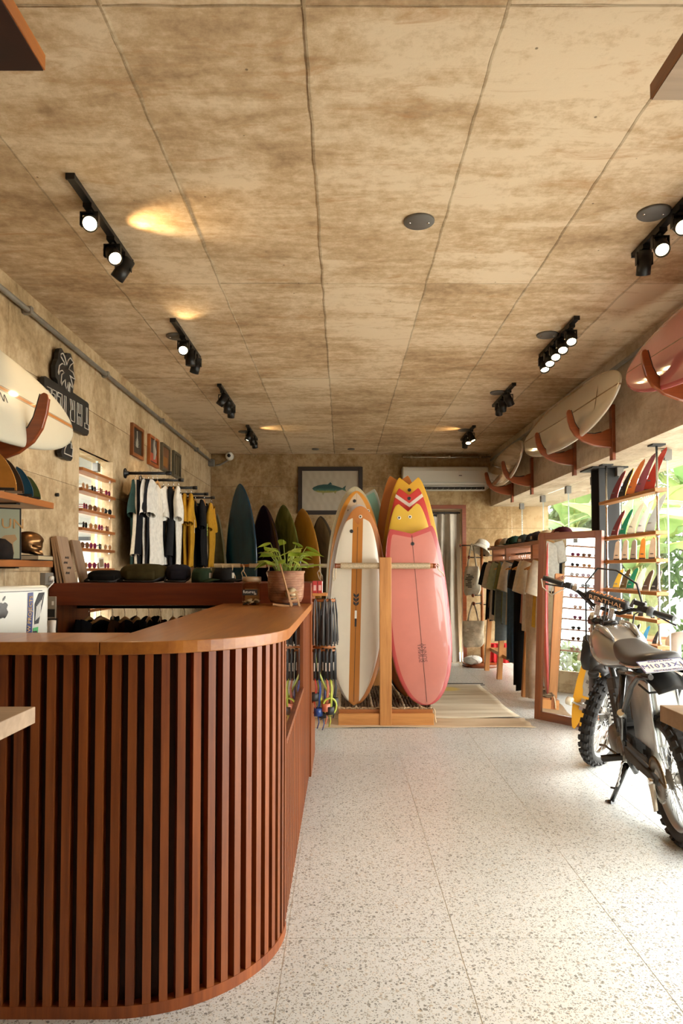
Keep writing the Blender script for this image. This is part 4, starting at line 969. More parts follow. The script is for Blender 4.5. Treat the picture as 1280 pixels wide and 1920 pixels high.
seq = [('short', 'black'), ('short', 'black'), ('short', 'charcoal'), ('short', 'brown'), ('big', 'sand'), ('skirt', 'grey denim'), ('long', 'black'), ('big', 'pale green'), ('none', 'grey denim'), ('short', 'black'), ('big', 'olive'), ('big', 'pale denim'), ('short', 'slate grey'),
       ('big', 'sand'), ('none', 'denim blue'), ('none', 'denim blue'), ('short', 'charcoal'), ('none', 'black'), ('none', 'black'), ('long', 'dusty pink'), ('big', 'off white'), ('big', 'cream'), ('none', 'beige'), ('none', 'beige'), ('long', 'yellow'), ('big', 'cream')]
KN = {'short': ('hung_shirt', 'shirt'), 'big': ('hung_shirt', 'shirt'), 'long': ('hung_shirt', 'shirt'), 'none': ('hung_trousers', 'trousers'), 'skirt': ('hung_skirt', 'skirt')}
for k, (kd, c) in enumerate(seq):
    y = 9.22 - k * .1
    nm, ct = KN[kd]
    lb = '%s %s hanging %s from the coat stand end of the teak rack' % (c, ct, ORD[k] if k < 15 else ORD[25 - k] + ' back from the mirror'.replace(' back', ''))
    if k >= 15: lb = '%s %s hanging %s from the mirror end of the teak rack' % (c, ct, ORD[25 - k])
    t = hang((2.15 + (-.09 if kd == 'none' else 0), y, 1.54 if kd != 'none' else 1.50), rad(RN.uniform(-16, 16)) + (rad(-8) if kd == 'none' else 0), kd, c, lb, nm, ct, 'clothes on the teak rack', 1.12 if kd == 'big' else 1.05, k, zs_={8: .92, 14: 1.05, 15: 1.08, 17: 1.28, 18: 1.30, 22: 1.30, 23: 1.31}.get(k, 1) if kd == 'none' else None)

def cap(loc, rz, col, label, r=.088, bc=None, squash=.12):
    t = T('baseball_cap', label, 'cap', loc, (0, 0, rz), 'caps')
    m = fabric('cap_%d_%d_%d' % tuple(int(q * 99) for q in col), col)
    P('crown', B().lathe([(r, 0), (r * 1.02, .03), (r * .96, .065), (r * .75, .098), (r * .4, squash - .004), (0, squash)], 24), m, t)
    def br(i, j):
        a = lerp(-1.15, 1.15, i / 14); q = j / 5; x = r * cos(a) * .96 + q * .075 * max(0, cos(a * .9)) ** .5; y = r * sin(a) * .98
        return (x, y, .026 - .022 * (y / r) ** 2 - .006 * q)
    P('brim', B().grid(br, 15, 6), bc or m, t, solid=.004)
    P('top_button', B().lathe([(.008, squash - .002), (.006, squash + .004), (0, squash + .005)], 10), m, t)
    P('front_patch', B().grid(lambda i, j: ((r * 1.025) * cos((i - 2) * .13), r * 1.025 * sin((i - 2) * .13), .03 + j * .012), 5, 4), M('cap_patch', (.35, .30, .22), .8), t)
    return t
caps = [(9.22, (.30, .13, .05), 'rust brown cap'), (8.98, (.35, .27, .18), 'tan cap'), (8.74, (.02, .025, .02), 'black cap'), (8.45, (.015, .035, .022), 'bottle green cap'), (8.1, (.03, .035, .03), 'charcoal cap'), (7.8, (.02, .022, .03), 'navy black cap'), (7.45, (.035, .03, .03), 'soft black cap'), (7.2, (.48, .36, .21), 'cream cap'), (6.85, (.40, .19, .14), 'dusty pink cap'), (6.62, (.075, .018, .024), 'large maroon cap')]
for k, (y, c, nm) in enumerate(caps):
    cap((2.14 + .02 * (k % 3), y, 1.648), rad(190 + 25 * ((k * 7) % 5 - 2)), c, nm + ' on the hat shelf, ' + ('closest to the mirror top' if False else '%s counted from the coat stand' % ORD[k]), .095 if k > 6 else .088)

# ---- coat stand with bags and hat
cs = T('coat_stand', 'round based wooden coat stand with black pegs in the corner by the curtain', 'coat stand', (1.93, 9.62, 0))
P('base', B().lathe([(0, 0), (.25, 0), (.25, .03), (.24, .042), (0, .045)], 36), HOOK, cs)
P('pole', B().cyl((.03, 0, .04), (.03, 0, 1.78), .022), ORW, cs)
for k, (z, a, ln) in enumerate(((1.69, 185, .30), (1.55, 10, .25), (1.52, 200, .20), (.99, 215, .17), (.88, 232, .24), (.86, -20, .2))):
    d = V((cos(rad(a)), sin(rad(a)), 0)); p = V((.03, 0, z))
    o = P('peg', B().cyl(p - d * .03, p + d * ln, .0075), BLK, cs)
    P('peg_knob', B().lathe([(0, -.012), (.022, -.010), (.026, 0), (.022, .010), (0, .012)], 16, MX.Translation(p + d * (ln + .008)) @ d.to_track_quat('Z', 'Y').to_matrix().to_4x4()), HOOK, o)
def tote(loc, rz, w_, h, strap, mat, label, pm=None, taper=.0):
    t = T('tote_bag', label, 'bag', loc, (0, 0, rz), 'tote bags on the coat stand')
    def f(i, k):
        q = i / 12; a = 2 * pi * k / 28; ca, sa = cos(a), sin(a); hw = w_ / 2 * (1 - taper * (1 - q) ** 2) * (1 - .25 * max(0, q - .86) / .14)
        return (hw * math.copysign(abs(ca) ** .5, ca) + .004 * sin(q * 9 + k), (.012 + .04 * sin(pi * min(1, q * .8 + .08))) * math.copysign(abs(sa) ** .7, sa) + .006 * sin(q * 7 + ca * 5), -strap - h * q + .01 * ca * q)
    b = B().grid(f, 13, 28, cv=True); b.f.append([12 * 28 + k for k in range(28)]); b.m.append(0); b.s.append(True)
    P('bag_body', b, mat, t)
    for sy in (-.014, .014): P('strap', B().tube([(-w_ * .26, sy, -strap - .03), (-w_ * .17, sy, -strap * .55), (-.01, sy * .4, -.006), (0, 0, .006), (.01, sy * .4, -.006), (w_ * .17, sy, -strap * .55), (w_ * .26, sy, -strap - .03)], .011, 6, flat=.3), mat, t)
    if pm:
        b = B()
        for i in range(9): b.bb(-w_ * .3 + .02 * sin(i * 1.7), -w_ * .3 + .05 + .05 * abs(sin(i * 2.3)), -.055, -.0535, -strap - h * (.3 + .055 * i), -strap - h * (.3 + .055 * i) + .012)
        P('bag_print', b, pm, t)
    return t
CAN = fabric('canvas_cream', (.56, .49, .36)); 
tote((1.815, 9.58, 1.705), rad(-15), .24, .40, .31, CAN, 'cream canvas tote bag with a black print hanging high on the coat stand', INK, .25)
tote((1.80, 9.44, .895), rad(-8), .29, .36, .25, fabric('canvas_printed', (.48, .40, .28), vs=14, var=.3), 'beige printed tote bag hanging low on the coat stand', M('faint_print', (.36, .28, .18), .9))
h = T('bucket_hat', 'white bucket hat hanging on the top peg of the coat stand', 'hat', (1.95, 9.56, 1.67), (rad(-15), rad(28), 0))
P('hat_body', B().lathe([(.15, -.07), (.135, -.05), (.10, .0), (.092, .035), (.085, .075), (.06, .09), (0, .093)], 28, caps=False), fabric('hat_white', (.70, .64, .53)), h, solid=.004)
P('hat_band', B().lathe([(.102, .0), (.1005, .012)], 28, caps=False), fabric('hat_band_white', (.60, .54, .44)), h)
t = T('folded_bag', 'white bundle of bags lying on the coat stand base', 'bag', (1.80, 9.49, .045))
P('bag_body', B().grid(lambda i, k: ((.13 + .012 * sin(k * 2)) * cos(2 * pi * k / 20) * sin(pi * (i + .2) / 9.4), .09 * sin(2 * pi * k / 20) * sin(pi * (i + .2) / 9.4), .055 - .055 * cos(pi * (i + .2) / 9.4) + .01 * sin(k * 1.3)), 10, 20, cv=True), fabric('bag_white', (.66, .62, .54)), t)
P('bag_strap', B().tube([(-.08, -.03, .09), (-.03, -.09, .10), (.04, -.09, .06), (.07, -.06, .02)], .008, 6), fabric('bag_white', (.66, .62, .54)), t)
t = T('red_cloth', 'red cloth hanging behind the legs of the teak rack', 'cloth', (2.22, 9.70, .03))
P('cloth', B().grid(lambda i, j: (-.14 + i * .014, .02 * sin(i * 1.1), j * .03), 21, 10), fabric('cloth_red', (.50, .03, .03)), t, solid=.004)
P('hem', B().bb(-.14, .14, -.012, .012, .268, .28), fabric('cloth_red', (.50, .03, .03)), t)

# ================================================================== SUNGLASSES WINDOW
def sunglasses(fc, lc, ox=0):
    t = T('sunglasses', 'x', 'sunglasses', (0, 0, 0), group='sunglasses on the window shelves')
    b = B()
    for s in (-1, 1):
        b.tube([(s * .036 + .027 * cos(a), 0, .022 + .021 * sin(a)) for a in [2 * pi * k / 12 for k in range(12)]], .0032, 5, closed=True)
        b.tube([(s * .063, 0, .030), (s * .068, .012, .030), (s * .066, .09, .026), (s * .062, .125, .006)], .0026, 5)
    b.tube([(-.010, 0, .028), (0, -.002, .032), (.010, 0, .028)], .003, 5)
    P('frame', b, fc, t)
    for s in (-1, 1): P('lens', B().lathe([(0, 0), (.025, .0005)], 12, T4(s * .036, 0, .022) @ R4(rad(90), 'X') @ MX.Diagonal((1, .78, 1, 1))), lc, t)
    return t
fcs = [M('frame_tortoise', (.16, .045, .015), .25, coat=.5), M('frame_black', (.012, .012, .012), .25, coat=.5), M('frame_red', (.28, .02, .03), .25, coat=.5), M('frame_clear', (.5, .42, .3), .2, coat=.5)]
lcs = [M('lens_brown', (.12, .05, .02), .08), M('lens_black', (.01, .01, .012), .06), M('lens_purple', (.16, .02, .06), .08), M('lens_amber', (.35, .14, .04), .08)]
protos = [sunglasses(fcs[k], lcs[k]) for k in range(4)]
SHZ = [2.10, 1.95, 1.80, 1.66, 1.51, 1.36, 1.20, 1.05, .90, .75, .60]
usedp = [False] * 4
CN = ['tortoiseshell', 'black', 'red', 'clear brown']
for k, z in enumerate(SHZ):
    s_ = T('window_shelf', '%s wooden shelf from the top in the sunglasses window' % ORD[k], 'shelf', (-1.945, 5.325, z), group='shelves in the sunglasses window')
    P('board', B().bb(-.052, .05, -.362, .362, -.022, 0), ORW, s_, bevel=.002)
    for sy in (-1, 1): P('shelf_pin', B().cyl((0, sy * .358, -.026), (0, sy * .366, -.026), .005), CHROME, s_)
    if k == 0: continue
    n = 4 if k < 6 else 3
    for q in range(n):
        c = (k * 3 + q * 2 + (q // 2)) % 4 if k != 5 else (3, 2, 0, 2)[q]
        lb = '%s sunglasses, %s from the counter end on the %s window shelf' % (CN[c], ORD[q], ORD[k])
        loc = (-1.918, 5.07 + q * (.165 if n == 4 else .21) + RN.uniform(-.01, .01), z); rot = (0, 0, rad(90 + RN.uniform(-12, 12)))
        if not usedp[c]: usedp[c] = True; t = protos[c]; t.location = loc; t.rotation_euler = rot; t['label'] = lb
        else: dup(protos[c], loc, rot, lb)
t = T('small_picture_frame', 'tiny white framed card on the lowest visible window shelf', 'picture frame', (-1.905, 5.40, 1.36), (0, rad(-8), rad(70)))
P('frame', B().bb(-.03, .03, -.005, .005, 0, .085), M('frame_cream', (.6, .55, .45), .6), t, bevel=.002); P('card', B().bb(-.021, .021, -.0065, -.005, .012, .073), M('card_brown', (.22, .15, .08), .7), t)

# ================================================================== SHELVES WITH FINS BY THE COUNTER
def finpoly(Ln, base, rake, tip=.28, ex=1.35, n=12):
    le, te = [], []
    for k in range(n + 1):
        t = k / n; x = rake * t ** ex
        w = base * (1 - (1 - tip) * t)
        q = max(0, (t - .84) / .16); e = sqrt(max(0, 1 - q * q)); mid = x + w * .5
        le.append((mid - w * .5 * e, Ln * t)); te.append((mid + w * .5 * e, Ln * t))
    te[-1] = (te[-1][0] + .001, Ln)
    return le + te[::-1]
def fin(loc, rz, Ln, base, rake, m, label, edge=None, group='fins', mark=None, th=.009, cat='fin', tip=.28, ex=1.35):
    t = T('surf_fin', label, cat, loc, (0, 0, rz), group)
    pl = [(x - base / 2, z) for x, z in finpoly(Ln, base, rake, tip, ex)]
    P('blade', B().prism(pl, th), m, t, bevel=th * .42)
    P('fin_base', B().bb(-base * .42, base * .42, -th * .6, th * .6, -.001, .012), BLKP if mark is None else mark, t)
    if edge:
        n = 13; ee = [(x, 0, z) for x, z in pl[n:]]
        P('edge_band', B().tube(ee, th * .62, 6), edge, t)
    P('maker_mark', B().bb(-.011, .011, -th * .53 - .0004, -th * .5, Ln * .22, Ln * .22 + .008), mark or M('mark_dark', (.05, .04, .03), .6), t)
    return t
def fm(n_, c, r=.2): return M('fin_' + n_, c, r, coat=.6, var=.12, vs=14)
def wall_shelf(z, lb, y0=2.55, y1=3.93):
    t = T('wall_shelf', lb, 'shelf', (XL, (y0 + y1) / 2, z), group='wall shelves behind the counter')
    P('board', B().bb(0, .255, y0 - (y0 + y1) / 2, y1 - (y0 + y1) / 2, -.036, 0), ORW, t, bevel=.003)
    for y in (-.32, .33):
        P('bracket', B().bb(.0, .008, y - .02, y + .02, -.20, -.036).bb(.0, .22, y - .02, y + .02, -.044, -.036), BLK, t)
        for q in (-.08, -.16): P('screw', B().lathe([(.006, 0), (.004, .004), (0, .0045)], 8, T4(.008, y, q) @ R4(rad(90), 'Y')), CHROME, t)
    return t
wall_shelf(1.735, 'upper wall shelf holding four coloured fins behind the counter')
wall_shelf(1.40, 'lower wall shelf holding the bronze skull behind the counter')
for k, (u, v, h, col, nm) in enumerate([(10, 941, .215, (.46, .19, .03), 'amber translucent fin'), (26, 942, .20, (.05, .03, .018), 'dark brown fin with a pale wing mark'), (47, 943, .175, (.012, .06, .10), 'deep blue fin'), (64, 944, .14, (.06, .085, .025), 'moss green fin')]):
    p = PZ(u, v, 1.735); y = 3.30 + k * .14; p = PY(u, v, y)
    fin((p.x, y, 1.735), rad(180 + 8), h * .9, .48 * h, .42 * h, fm(nm.replace(' ', '_'), col), nm + ' standing on the upper wall shelf', None, 'fins on the wall shelf', ALU if k == 1 else None, ex=1.9, tip=.30)
# skull on its book, framed print, cup
b = T('book', 'dark flat book under the bronze skull on the lower wall shelf', 'book', (-1.745, 3.77, 1.40), (0, 0, rad(8)))
P('cover', B().bb(-.10, .10, -.14, .14, 0, .028), M('book_black', (.018, .013, .010), .6), b, bevel=.002); P('pages', B().bb(-.095, .103, -.142, .136, .004, .024), M('book_pages', (.42, .33, .2), .9), b)
sk = T('bronze_skull', 'bronze skull ornament resting on a dark book on the lower wall shelf', 'ornament', (-1.725, 3.745, 1.429), (0, 0, rad(38)))
BRZ = M('bronze', (.26, .13, .05), .3, .9, var=.4, vs=12)
def skf(i, k):
    th = pi * i / 18; a = 2 * pi * k / 28; d = V((sin(th) * cos(a), sin(th) * sin(a), cos(th)))
    x, y, z = d.x * .083, d.y * .062, d.z * .062 + .070
    if d.x > 0 and d.z < .1: x *= .93; 
    if d.z < -.15 and d.x > .2: y *= .72; z -= .012
    for s in (-1, 1):
        q = (d - V((.84, s * .40, .02)).normalized()).length
        if q < .3: x -= .026 * (1 - q / .3)
    q = (d - V((.93, 0, -.32)).normalized()).length
    if q < .16: x -= .014 * (1 - q / .16)
    return (x, y, max(z, .004))
P('cranium', B().grid(skf, 19, 28, cv=True), BRZ, sk)
P('jaw', B().tube([(.0, -.036, .03), (.035, -.033, .012), (.066, -.02, .006), (.072, 0, .005), (.066, .02, .006), (.035, .033, .012), (.0, .036, .03)], .009, 8), BRZ, sk)
for q in range(8): P('tooth', B().bb(-.003, .003, -.0028, .0028, 0, .013), BRZ, sk, loc=(.071 - .0012 * (q - 3.5) ** 2, -.021 + q * .006, .013))
for s in (-1, 1): P('cheekbone', B().tube([(.058, s * .03, .05), (.05, s * .05, .047), (.015, s * .055, .05)], .006, 6), BRZ, sk)
fp = T('framed_print', 'thin black framed pale green print with orange lettering on the lower wall shelf', 'picture', (-1.80, 3.50, 1.40), (0, 0, rad(30)))
tl = R4(rad(-10), 'X')
P('frame', B().merge(B().bb(-.14, .14, 0, .012, 0, .28), tl), BLK, fp, bevel=.002); P('print', B().merge(B().bb(-.132, .132, -.0015, 0, .008, .272), tl), M('print_sage', (.30, .31, .21), .7), fp)
P('lettering', B().merge(text('MUN', .075), tl @ T4(.07, -.0025, .19) @ R4(rad(90), 'X')), M('print_orange', (.44, .24, .08), .7), fp)
P('hand_drawing', B().merge(B().prism([(.02, .09), (.06, .13), (.11, .135), (.12, .11), (.10, .09), (.105, .03), (.09, .05), (.075, .085)], .001), tl @ T4(0, -.002, 0)), M('print_ochre', (.33, .20, .09), .7), fp)
c = T('dark_cup', 'dark round cap with red and green patches beside the framed print', 'cap', (-1.69, 3.33, 1.40), (0, 0, rad(-40)))
P('crown', B().lathe([(.075, 0), (.078, .03), (.07, .075), (.04, .10), (0, .105)], 22), fabric('cap_dark', (.018, .014, .012)), c); P('red_patch', B().lathe([(.0, .0), (.014, .0)], 12, T4(.045, -.065, .05) @ R4(rad(80), 'X')), M('patch_red', (.5, .03, .02), .7), c); P('green_patch', B().lathe([(.0, .0), (.012, .0)], 12, T4(.04, -.068, .02) @ R4(rad(85), 'X')), M('patch_green', (.10, .35, .15), .7), c)

# ================================================================== WALL SIGN: black palm board with white outline tubes
sg_ = T('palm_sign', 'black cut out palm tree sign with white outlines and upside down lettering', 'sign', (-1.885, 4.55, 2.25))
# local frame: y along the wall, z up; face toward +X
def yz(u, v): p = PXx(u, v, -1.865); return (p.y - 4.55, p.z - 2.25)
def px(l): return [yz(80 + a / 8.35, 640 + c / 8.35) for a, c in l]
FX = MX(((0, 1, 0, 0), (1, 0, 0, 0), (0, 0, 1, 0), (0, 0, 0, 1)))
sign_o = px([(262, 180), (275, 120), (310, 105), (345, 165), (375, 215), (400, 180), (450, 190), (490, 310), (495, 430), (520, 570), (505, 660), (492, 700), (490, 800), (715, 955), (735, 985), (735, 1440), (710, 1480), (455, 1350), (450, 1530), (480, 1640), (480, 1840), (455, 1875), (320, 1810), (300, 1740), (330, 1640), (335, 1540), (385, 1480), (385, 1310), (60, 1130), (40, 1100), (40, 560), (60, 545), (255, 670), (245, 610), (215, 560), (210, 380), (235, 300), (255, 270)])
P('sign_board', B().prism(sign_o, .03, FX), M('sign_black', (.011, .009, .007), .55), sg_, bevel=.002)
SGW = M('sign_white', (.62, .56, .47), .5)
def line(pts, r=.0042, closed=False): return B().tube([(.018, y, z) for y, z in px(pts)], r, 5, closed=closed)
P('palm_outline', line([(355, 375), (340, 330), (285, 235), (290, 195), (320, 185), (350, 250), (380, 370), (400, 300), (435, 255), (485, 335), (440, 375), (415, 435), (480, 490), (510, 595), (470, 570), (430, 535), (455, 620), (485, 745), (450, 700), (420, 640), (430, 800), (405, 770), (400, 645), (375, 765), (360, 690), (355, 600), (320, 640), (300, 690), (290, 640), (300, 520), (340, 490), (310, 455), (275, 465), (255, 520), (245, 490), (265, 380), (310, 345)], closed=True), SGW, sg_)
P('trunk_outline', line([(410, 1380), (388, 1610), (362, 1590), (372, 1640), (350, 1690), (340, 1750), (465, 1805), (475, 1680), (448, 1670), (452, 1590), (428, 1600), (440, 1400)]), SGW, sg_)
# lettering THRILLS, turned half round as on the real board: letters run away from the T
def letter(ch, a0, c0, sl):
    b = B(); w_, h_ = 72, 330; t_ = 21
    shapes = {'T': [(28, 0), (44, 0), (44, 255), (68, 255), (68, 330), (4, 330), (4, 255), (28, 255)], 'H': [(0, 0), (24, 0), (24, 150), (48, 150), (48, 0), (72, 0), (72, 330), (48, 330), (48, 205), (24, 205), (24, 330), (0, 330)],
              'R': [(0, 0), (22, 0), (40, 150), (46, 150), (46, 0), (72, 0), (72, 330), (16, 330), (4, 290), (4, 190), (16, 165)], 'I': [(22, 0), (48, 0), (48, 330), (22, 330)], 'L': [(46, 0), (70, 0), (70, 330), (4, 330), (4, 270), (46, 270)], 'S': [(4, 0), (70, 0), (70, 190), (26, 190), (26, 270), (70, 270), (70, 330), (4, 330), (4, 140), (46, 140), (46, 60), (4, 60)]}
    sh = shapes[ch] if ch != 'L' else [(46, 330), (70, 330), (70, 0), (4, 0), (4, 60), (46, 60)]
    if ch == 'L': sh = [(46, 330), (70, 330), (70, 0), (4, 0), (4, 60), (46, 60)]
    return line([(a0 + x, c0 + z + sl * x) for x, z in sh], .0036, True)
x0 = 655
for ch in 'THRILLS':
    P('letter', letter(ch, x0, 1000 - (655 - x0) * .54 + 20, .54), SGW, sg_); x0 -= 112 if ch not in 'IL' else 84
for y_, z_ in ((.0, .3), (.1, -.1), (0, -.4)): P('stand_off', B().cyl((-.03, y_, z_), (-.012, y_, z_), .012), BLK, sg_)

# ---- four small frames
for k, (u, v, v2, fcol, icol, lb) in enumerate([(244, 792, 853, (.20, .06, .012), (.03, .02, .012), 'small wood framed dark print with a white plant, first in the row of four'), (276, 813, 870, (.34, .085, .014), (.05, .03, .02), 'small orange framed print with a white figure and red panel'), (300, 829, 881, (.11, .085, .05), (.16, .06, .02), 'small grey framed brown print, third in the row of four'), (322, 844, 893, (.09, .075, .045), (.10, .07, .03), 'small grey framed dark print closest to the end wall')]):
    a = PXx(u, v, XL); bz = PXx(u, v2, XL).z
    wd_ = .34
    t = T('small_framed_print', lb, 'picture', (XL, a.y + wd_ / 2, (a.z + bz) / 2), group='small framed prints')
    h2 = (a.z - bz) / 2
    P('frame', B().bb(0, .028, -wd_ / 2, -wd_ / 2 + .03, -h2, h2).bb(0, .028, wd_ / 2 - .03, wd_ / 2, -h2, h2).bb(0, .028, -wd_ / 2 + .03, wd_ / 2 - .03, h2 - .03, h2).bb(0, .028, -wd_ / 2 + .03, wd_ / 2 - .03, -h2, -h2 + .03), M('frame_wood_%d' % k, fcol, .5, var=.3), t)
    P('print', B().bb(.004, .012, -wd_ / 2 + .03, wd_ / 2 - .03, -h2 + .03, h2 - .03), M('print_field_%d' % k, icol, .6, var=.3), t)
    if k == 0:
        b = B()
        for q in range(9):
            aa = rad(-80 + q * 20); b.tube([(.014, 0, -.05), (.014, .07 * sin(aa), -.05 + .09 * cos(aa))], [.004, .001], 4)
        b.tube([(.014, 0, -.05), (.014, -.01, .10)], .006, 5); P('plant_drawing', b, M('print_pale', (.42, .37, .28), .7), t)
    if k == 1: P('figure_drawing', B().tube([(.014, 0, -.08), (.014, .01, 0), (.014, -.005, .06), (.014, .01, .15)], [.02, .03, .018, .02], 6, flat=.3), M('print_pale', (.42, .37, .28), .7), t); P('red_panel', B().bb(.012, .0135, -wd_ / 2 + .04, wd_ / 2 - .04, -h2 + .05, -h2 + .13), M('print_red', (.40, .07, .03), .7), t)
    if k == 2: P('orange_panel', B().bb(.012, .0135, -.09, .09, -h2 + .06, -h2 + .16), M('print_amber', (.30, .12, .02), .7), t)
    if k == 3: P('oval_drawing', B().tube([(.0135, .07 * cos(q), .15 * sin(q)) for q in [2 * pi * e / 18 for e in range(18)]], .004, 4, closed=True), M('print_dark', (.04, .03, .02), .7), t)

# ---- fish print, air conditioner
fx0, fx1, fz0, fz1 = -.645, .292, 2.15, 2.845
t = T('fish_print', 'large dark framed print of a green fish on the end wall', 'picture', ((fx0 + fx1) / 2, 9.90, (fz0 + fz1) / 2))
hw_, hh = (fx1 - fx0) / 2, (fz1 - fz0) / 2; fw = .058
FRD = M('frame_dark', (.022, .013, .008), .5)
P('frame', B().bb(-hw_, -hw_ + fw, -.02, .03, -hh, hh).bb(hw_ - fw, hw_, -.02, .03, -hh, hh).bb(-hw_ + fw, hw_ - fw, -.02, .03, hh - fw, hh).bb(-hw_ + fw, hw_ - fw, -.02, .03, -hh, -hh + fw), FRD, t)
P('paper', B().grid(lambda i, j: (lerp(-hw_ + fw, hw_ - fw, i / 40), .004 + .003 * sin(i * 1.3 + j * .3) * sin(j * .8), lerp(-hh + fw, hh - fw, j / 20)), 41, 21), M('rice_paper', (.44, .375, .275), .85, var=.08, vs=3), t)
def fishm():
    m, tt, b = nt('fish_ink'); xz = N(tt, 'ShaderNodeSeparateXYZ'); L(tt, N(tt, 'ShaderNodeTexCoord').outputs['Object'], xz.inputs[0])
    f = mth(tt, 'ADD', mth(tt, 'MULTIPLY', xz.outputs[2], 7.0), .5); f = mth(tt, 'ADD', f, mth(tt, 'MULTIPLY', mth(tt, 'SUBTRACT', noise(tt, coords(tt), 30), .5), .25))
    L(tt, ramp(tt, f, [(.2, (.26, .24, .12)), (.42, (.30, .26, .05)), (.55, (.06, .14, .10)), (.8, (.02, .06, .05))]), b.inputs['Base Color']); b.inputs['Roughness'].default_value = .8; return m
fb = [(-.30, .01), (-.27, .035), (-.2, .06), (-.1, .075), (0, .075), (.1, .058), (.2, .03), (.235, .018), (.30, .06), (.285, .012), (.31, -.04), (.235, -.005), (.15, -.03), (.05, -.05), (-.08, -.056), (-.2, -.045), (-.27, -.018)]
P('fish_drawing', B().prism([(x * .82 - .02, z * .95 + .02) for x, z in fb], .002, T4(0, -.002, 0)), fishm(), t)
P('fin_drawing', B().prism([(-.04, .09), (.0, .125), (.03, .088)], .002, T4(0, -.002, 0)).prism([(-.12, -.028), (-.11, -.07), (-.09, -.03)], .002, T4(0, -.002, 0)).prism([(.05, -.02), (.07, -.05), (.09, -.012)], .002, T4(0, -.002, 0)), fishm(), t)
ac = T('air_conditioner', 'white wall mounted air conditioner near the ceiling on the end wall', 'air conditioner', (1.47, 9.93, 2.66))
def acs(i, j):
    prof = [(0, -.165), (-.10, -.165), (-.19, -.12), (-.215, -.06), (-.22, .10), (-.205, .155), (-.17, .168), (0, .168)]
    return (lerp(-.61, .61, i), prof[j][0], prof[j][1])
b = B().grid(acs, 2, 8, sm=False); b.f += [[0, 1, 2, 3, 4, 5, 6, 7], [8, 9, 10, 11, 12, 13, 14, 15]]; b.m += [0, 0]; b.s += [False, False]
P('housing', b, M('ac_white', (.66, .63, .55), .35), ac, bevel=.012, seg=3)
P('air_flap', B().add([(-.56, -.205, -.105), (.56, -.205, -.105), (.56, -.165, -.142), (-.56, -.165, -.142), (-.56, -.21, -.110), (.56, -.21, -.110), (.56, -.17, -.147), (-.56, -.17, -.147)], [(0, 1, 2, 3), (7, 6, 5, 4), (0, 4, 5, 1), (2, 6, 7, 3)]), M('ac_flap', (.50, .48, .42), .4), ac)
P('air_outlet', B().bb(-.56, .56, -.20, -.12, -.158, -.128), BLKP, ac)
for k in range(14): P('louvre', B().bb(-.0015, .0015, -.03, .03, -.011, .011), M('ac_flap', (.50, .48, .42), .4), ac, loc=(-.52 + k * .08, -.172, -.15), rot=(0, 0, .3))
P('seam_line', B().bb(-.60, .60, -.2215, -.219, -.068, -.064), M('ac_seam', (.30, .36, .31), .5), ac)
P('maker_mark', B().bb(.19, .235, -.2225, -.2205, .028, .038), M('mark_dark', (.05, .04, .03), .6), ac); P('display', B().bb(.14, .155, -.2225, -.2205, .07, .076).bb(.165, .175, -.2225, -.2205, .07, .076), WHITEP, ac)
P('end_cap', B().bb(.612, .618, -.19, -.01, -.15, .155), M('ac_white', (.66, .63, .55), .35), ac)
# ================================================================== THINGS ON THE COUNTERS
def bag(loc, rz, a, b_, c, col, label, seed, strap=True):
    t = T('pouch_bag', label, 'bag', loc, (0, 0, rz), 'pouch bags on the back counter')
    m = fabric('bagcloth_%d' % seed, col, vs=10, var=.3); r = random.Random(seed)
    def f(i, k):
        th = pi * (i + .3) / 16.6; al = 2 * pi * k / 32; se = lambda v, e: math.copysign(abs(v) ** e, v)
        w = 1 + .05 * NZ.noise(V((cos(al) * 2 + seed, sin(al) * 2, th * 2))) 
        return (a * se(cos(al), .6) * sin(th) ** .55 * w, b_ * se(sin(al), .6) * sin(th) ** .55 * w, c - c * se(cos(th), .75) * w)
    P('bag_body', B().grid(f, 17, 32, cv=True), m, t)
    P('zip', B().tube([(lerp(-a * .8, a * .8, k / 14), -b_ * .70, c * 1.62 - .02 * (k / 7 - 1) ** 2) for k in range(15)], .004, 5), BLKP, t)
    P('front_pocket', B().grid(lambda i, j: (lerp(-a * .62, a * .62, i / 10), -b_ * 1.0 - .008 * sin(pi * i / 10) * sin(pi * j / 6), lerp(c * .3, c * 1.25, j / 6)), 11, 7), m, t, solid=.004)
    if strap: P('strap', B().tube([(-a * .9, -b_ * .3, c * .8), (-a * 1.05, -b_ * 1.0, .01), (-a * .2, -b_ * 1.35, .006), (a * .6, -b_ * 1.2, .006), (a * .98, -b_ * .4, c * .7)], .009, 6, flat=.35), BLKP, t)
    return t
ZB_ = 1.262
bag((-1.63, 4.72, ZB_), rad(4), .12, .075, .042, (.012, .011, .010), 'flat black pouch on the back counter beside the wooden panels', 1)
bag((-1.37, 4.74, ZB_), rad(-6), .165, .09, .064, (.055, .045, .018), 'large olive brown waist bag on the back counter', 2)
bag((-1.135, 4.73, ZB_), rad(10), .085, .075, .062, (.018, .017, .022), 'round black waist bag on the back counter beside the green cap', 3)
cap((-.965, 4.70, ZB_), rad(-25), (.03, .05, .028), 'green five panel cap on the back counter', .072, None, .085)
cap((-.82, 4.71, ZB_), rad(-15), (.014, .013, .012), 'black cap on the back counter beside the square jar', .072, None, .085)
WP = wood('art_panel_wood', (.20, .12, .07), (.40, .26, .16), .6, 2, 4, 0, .5)
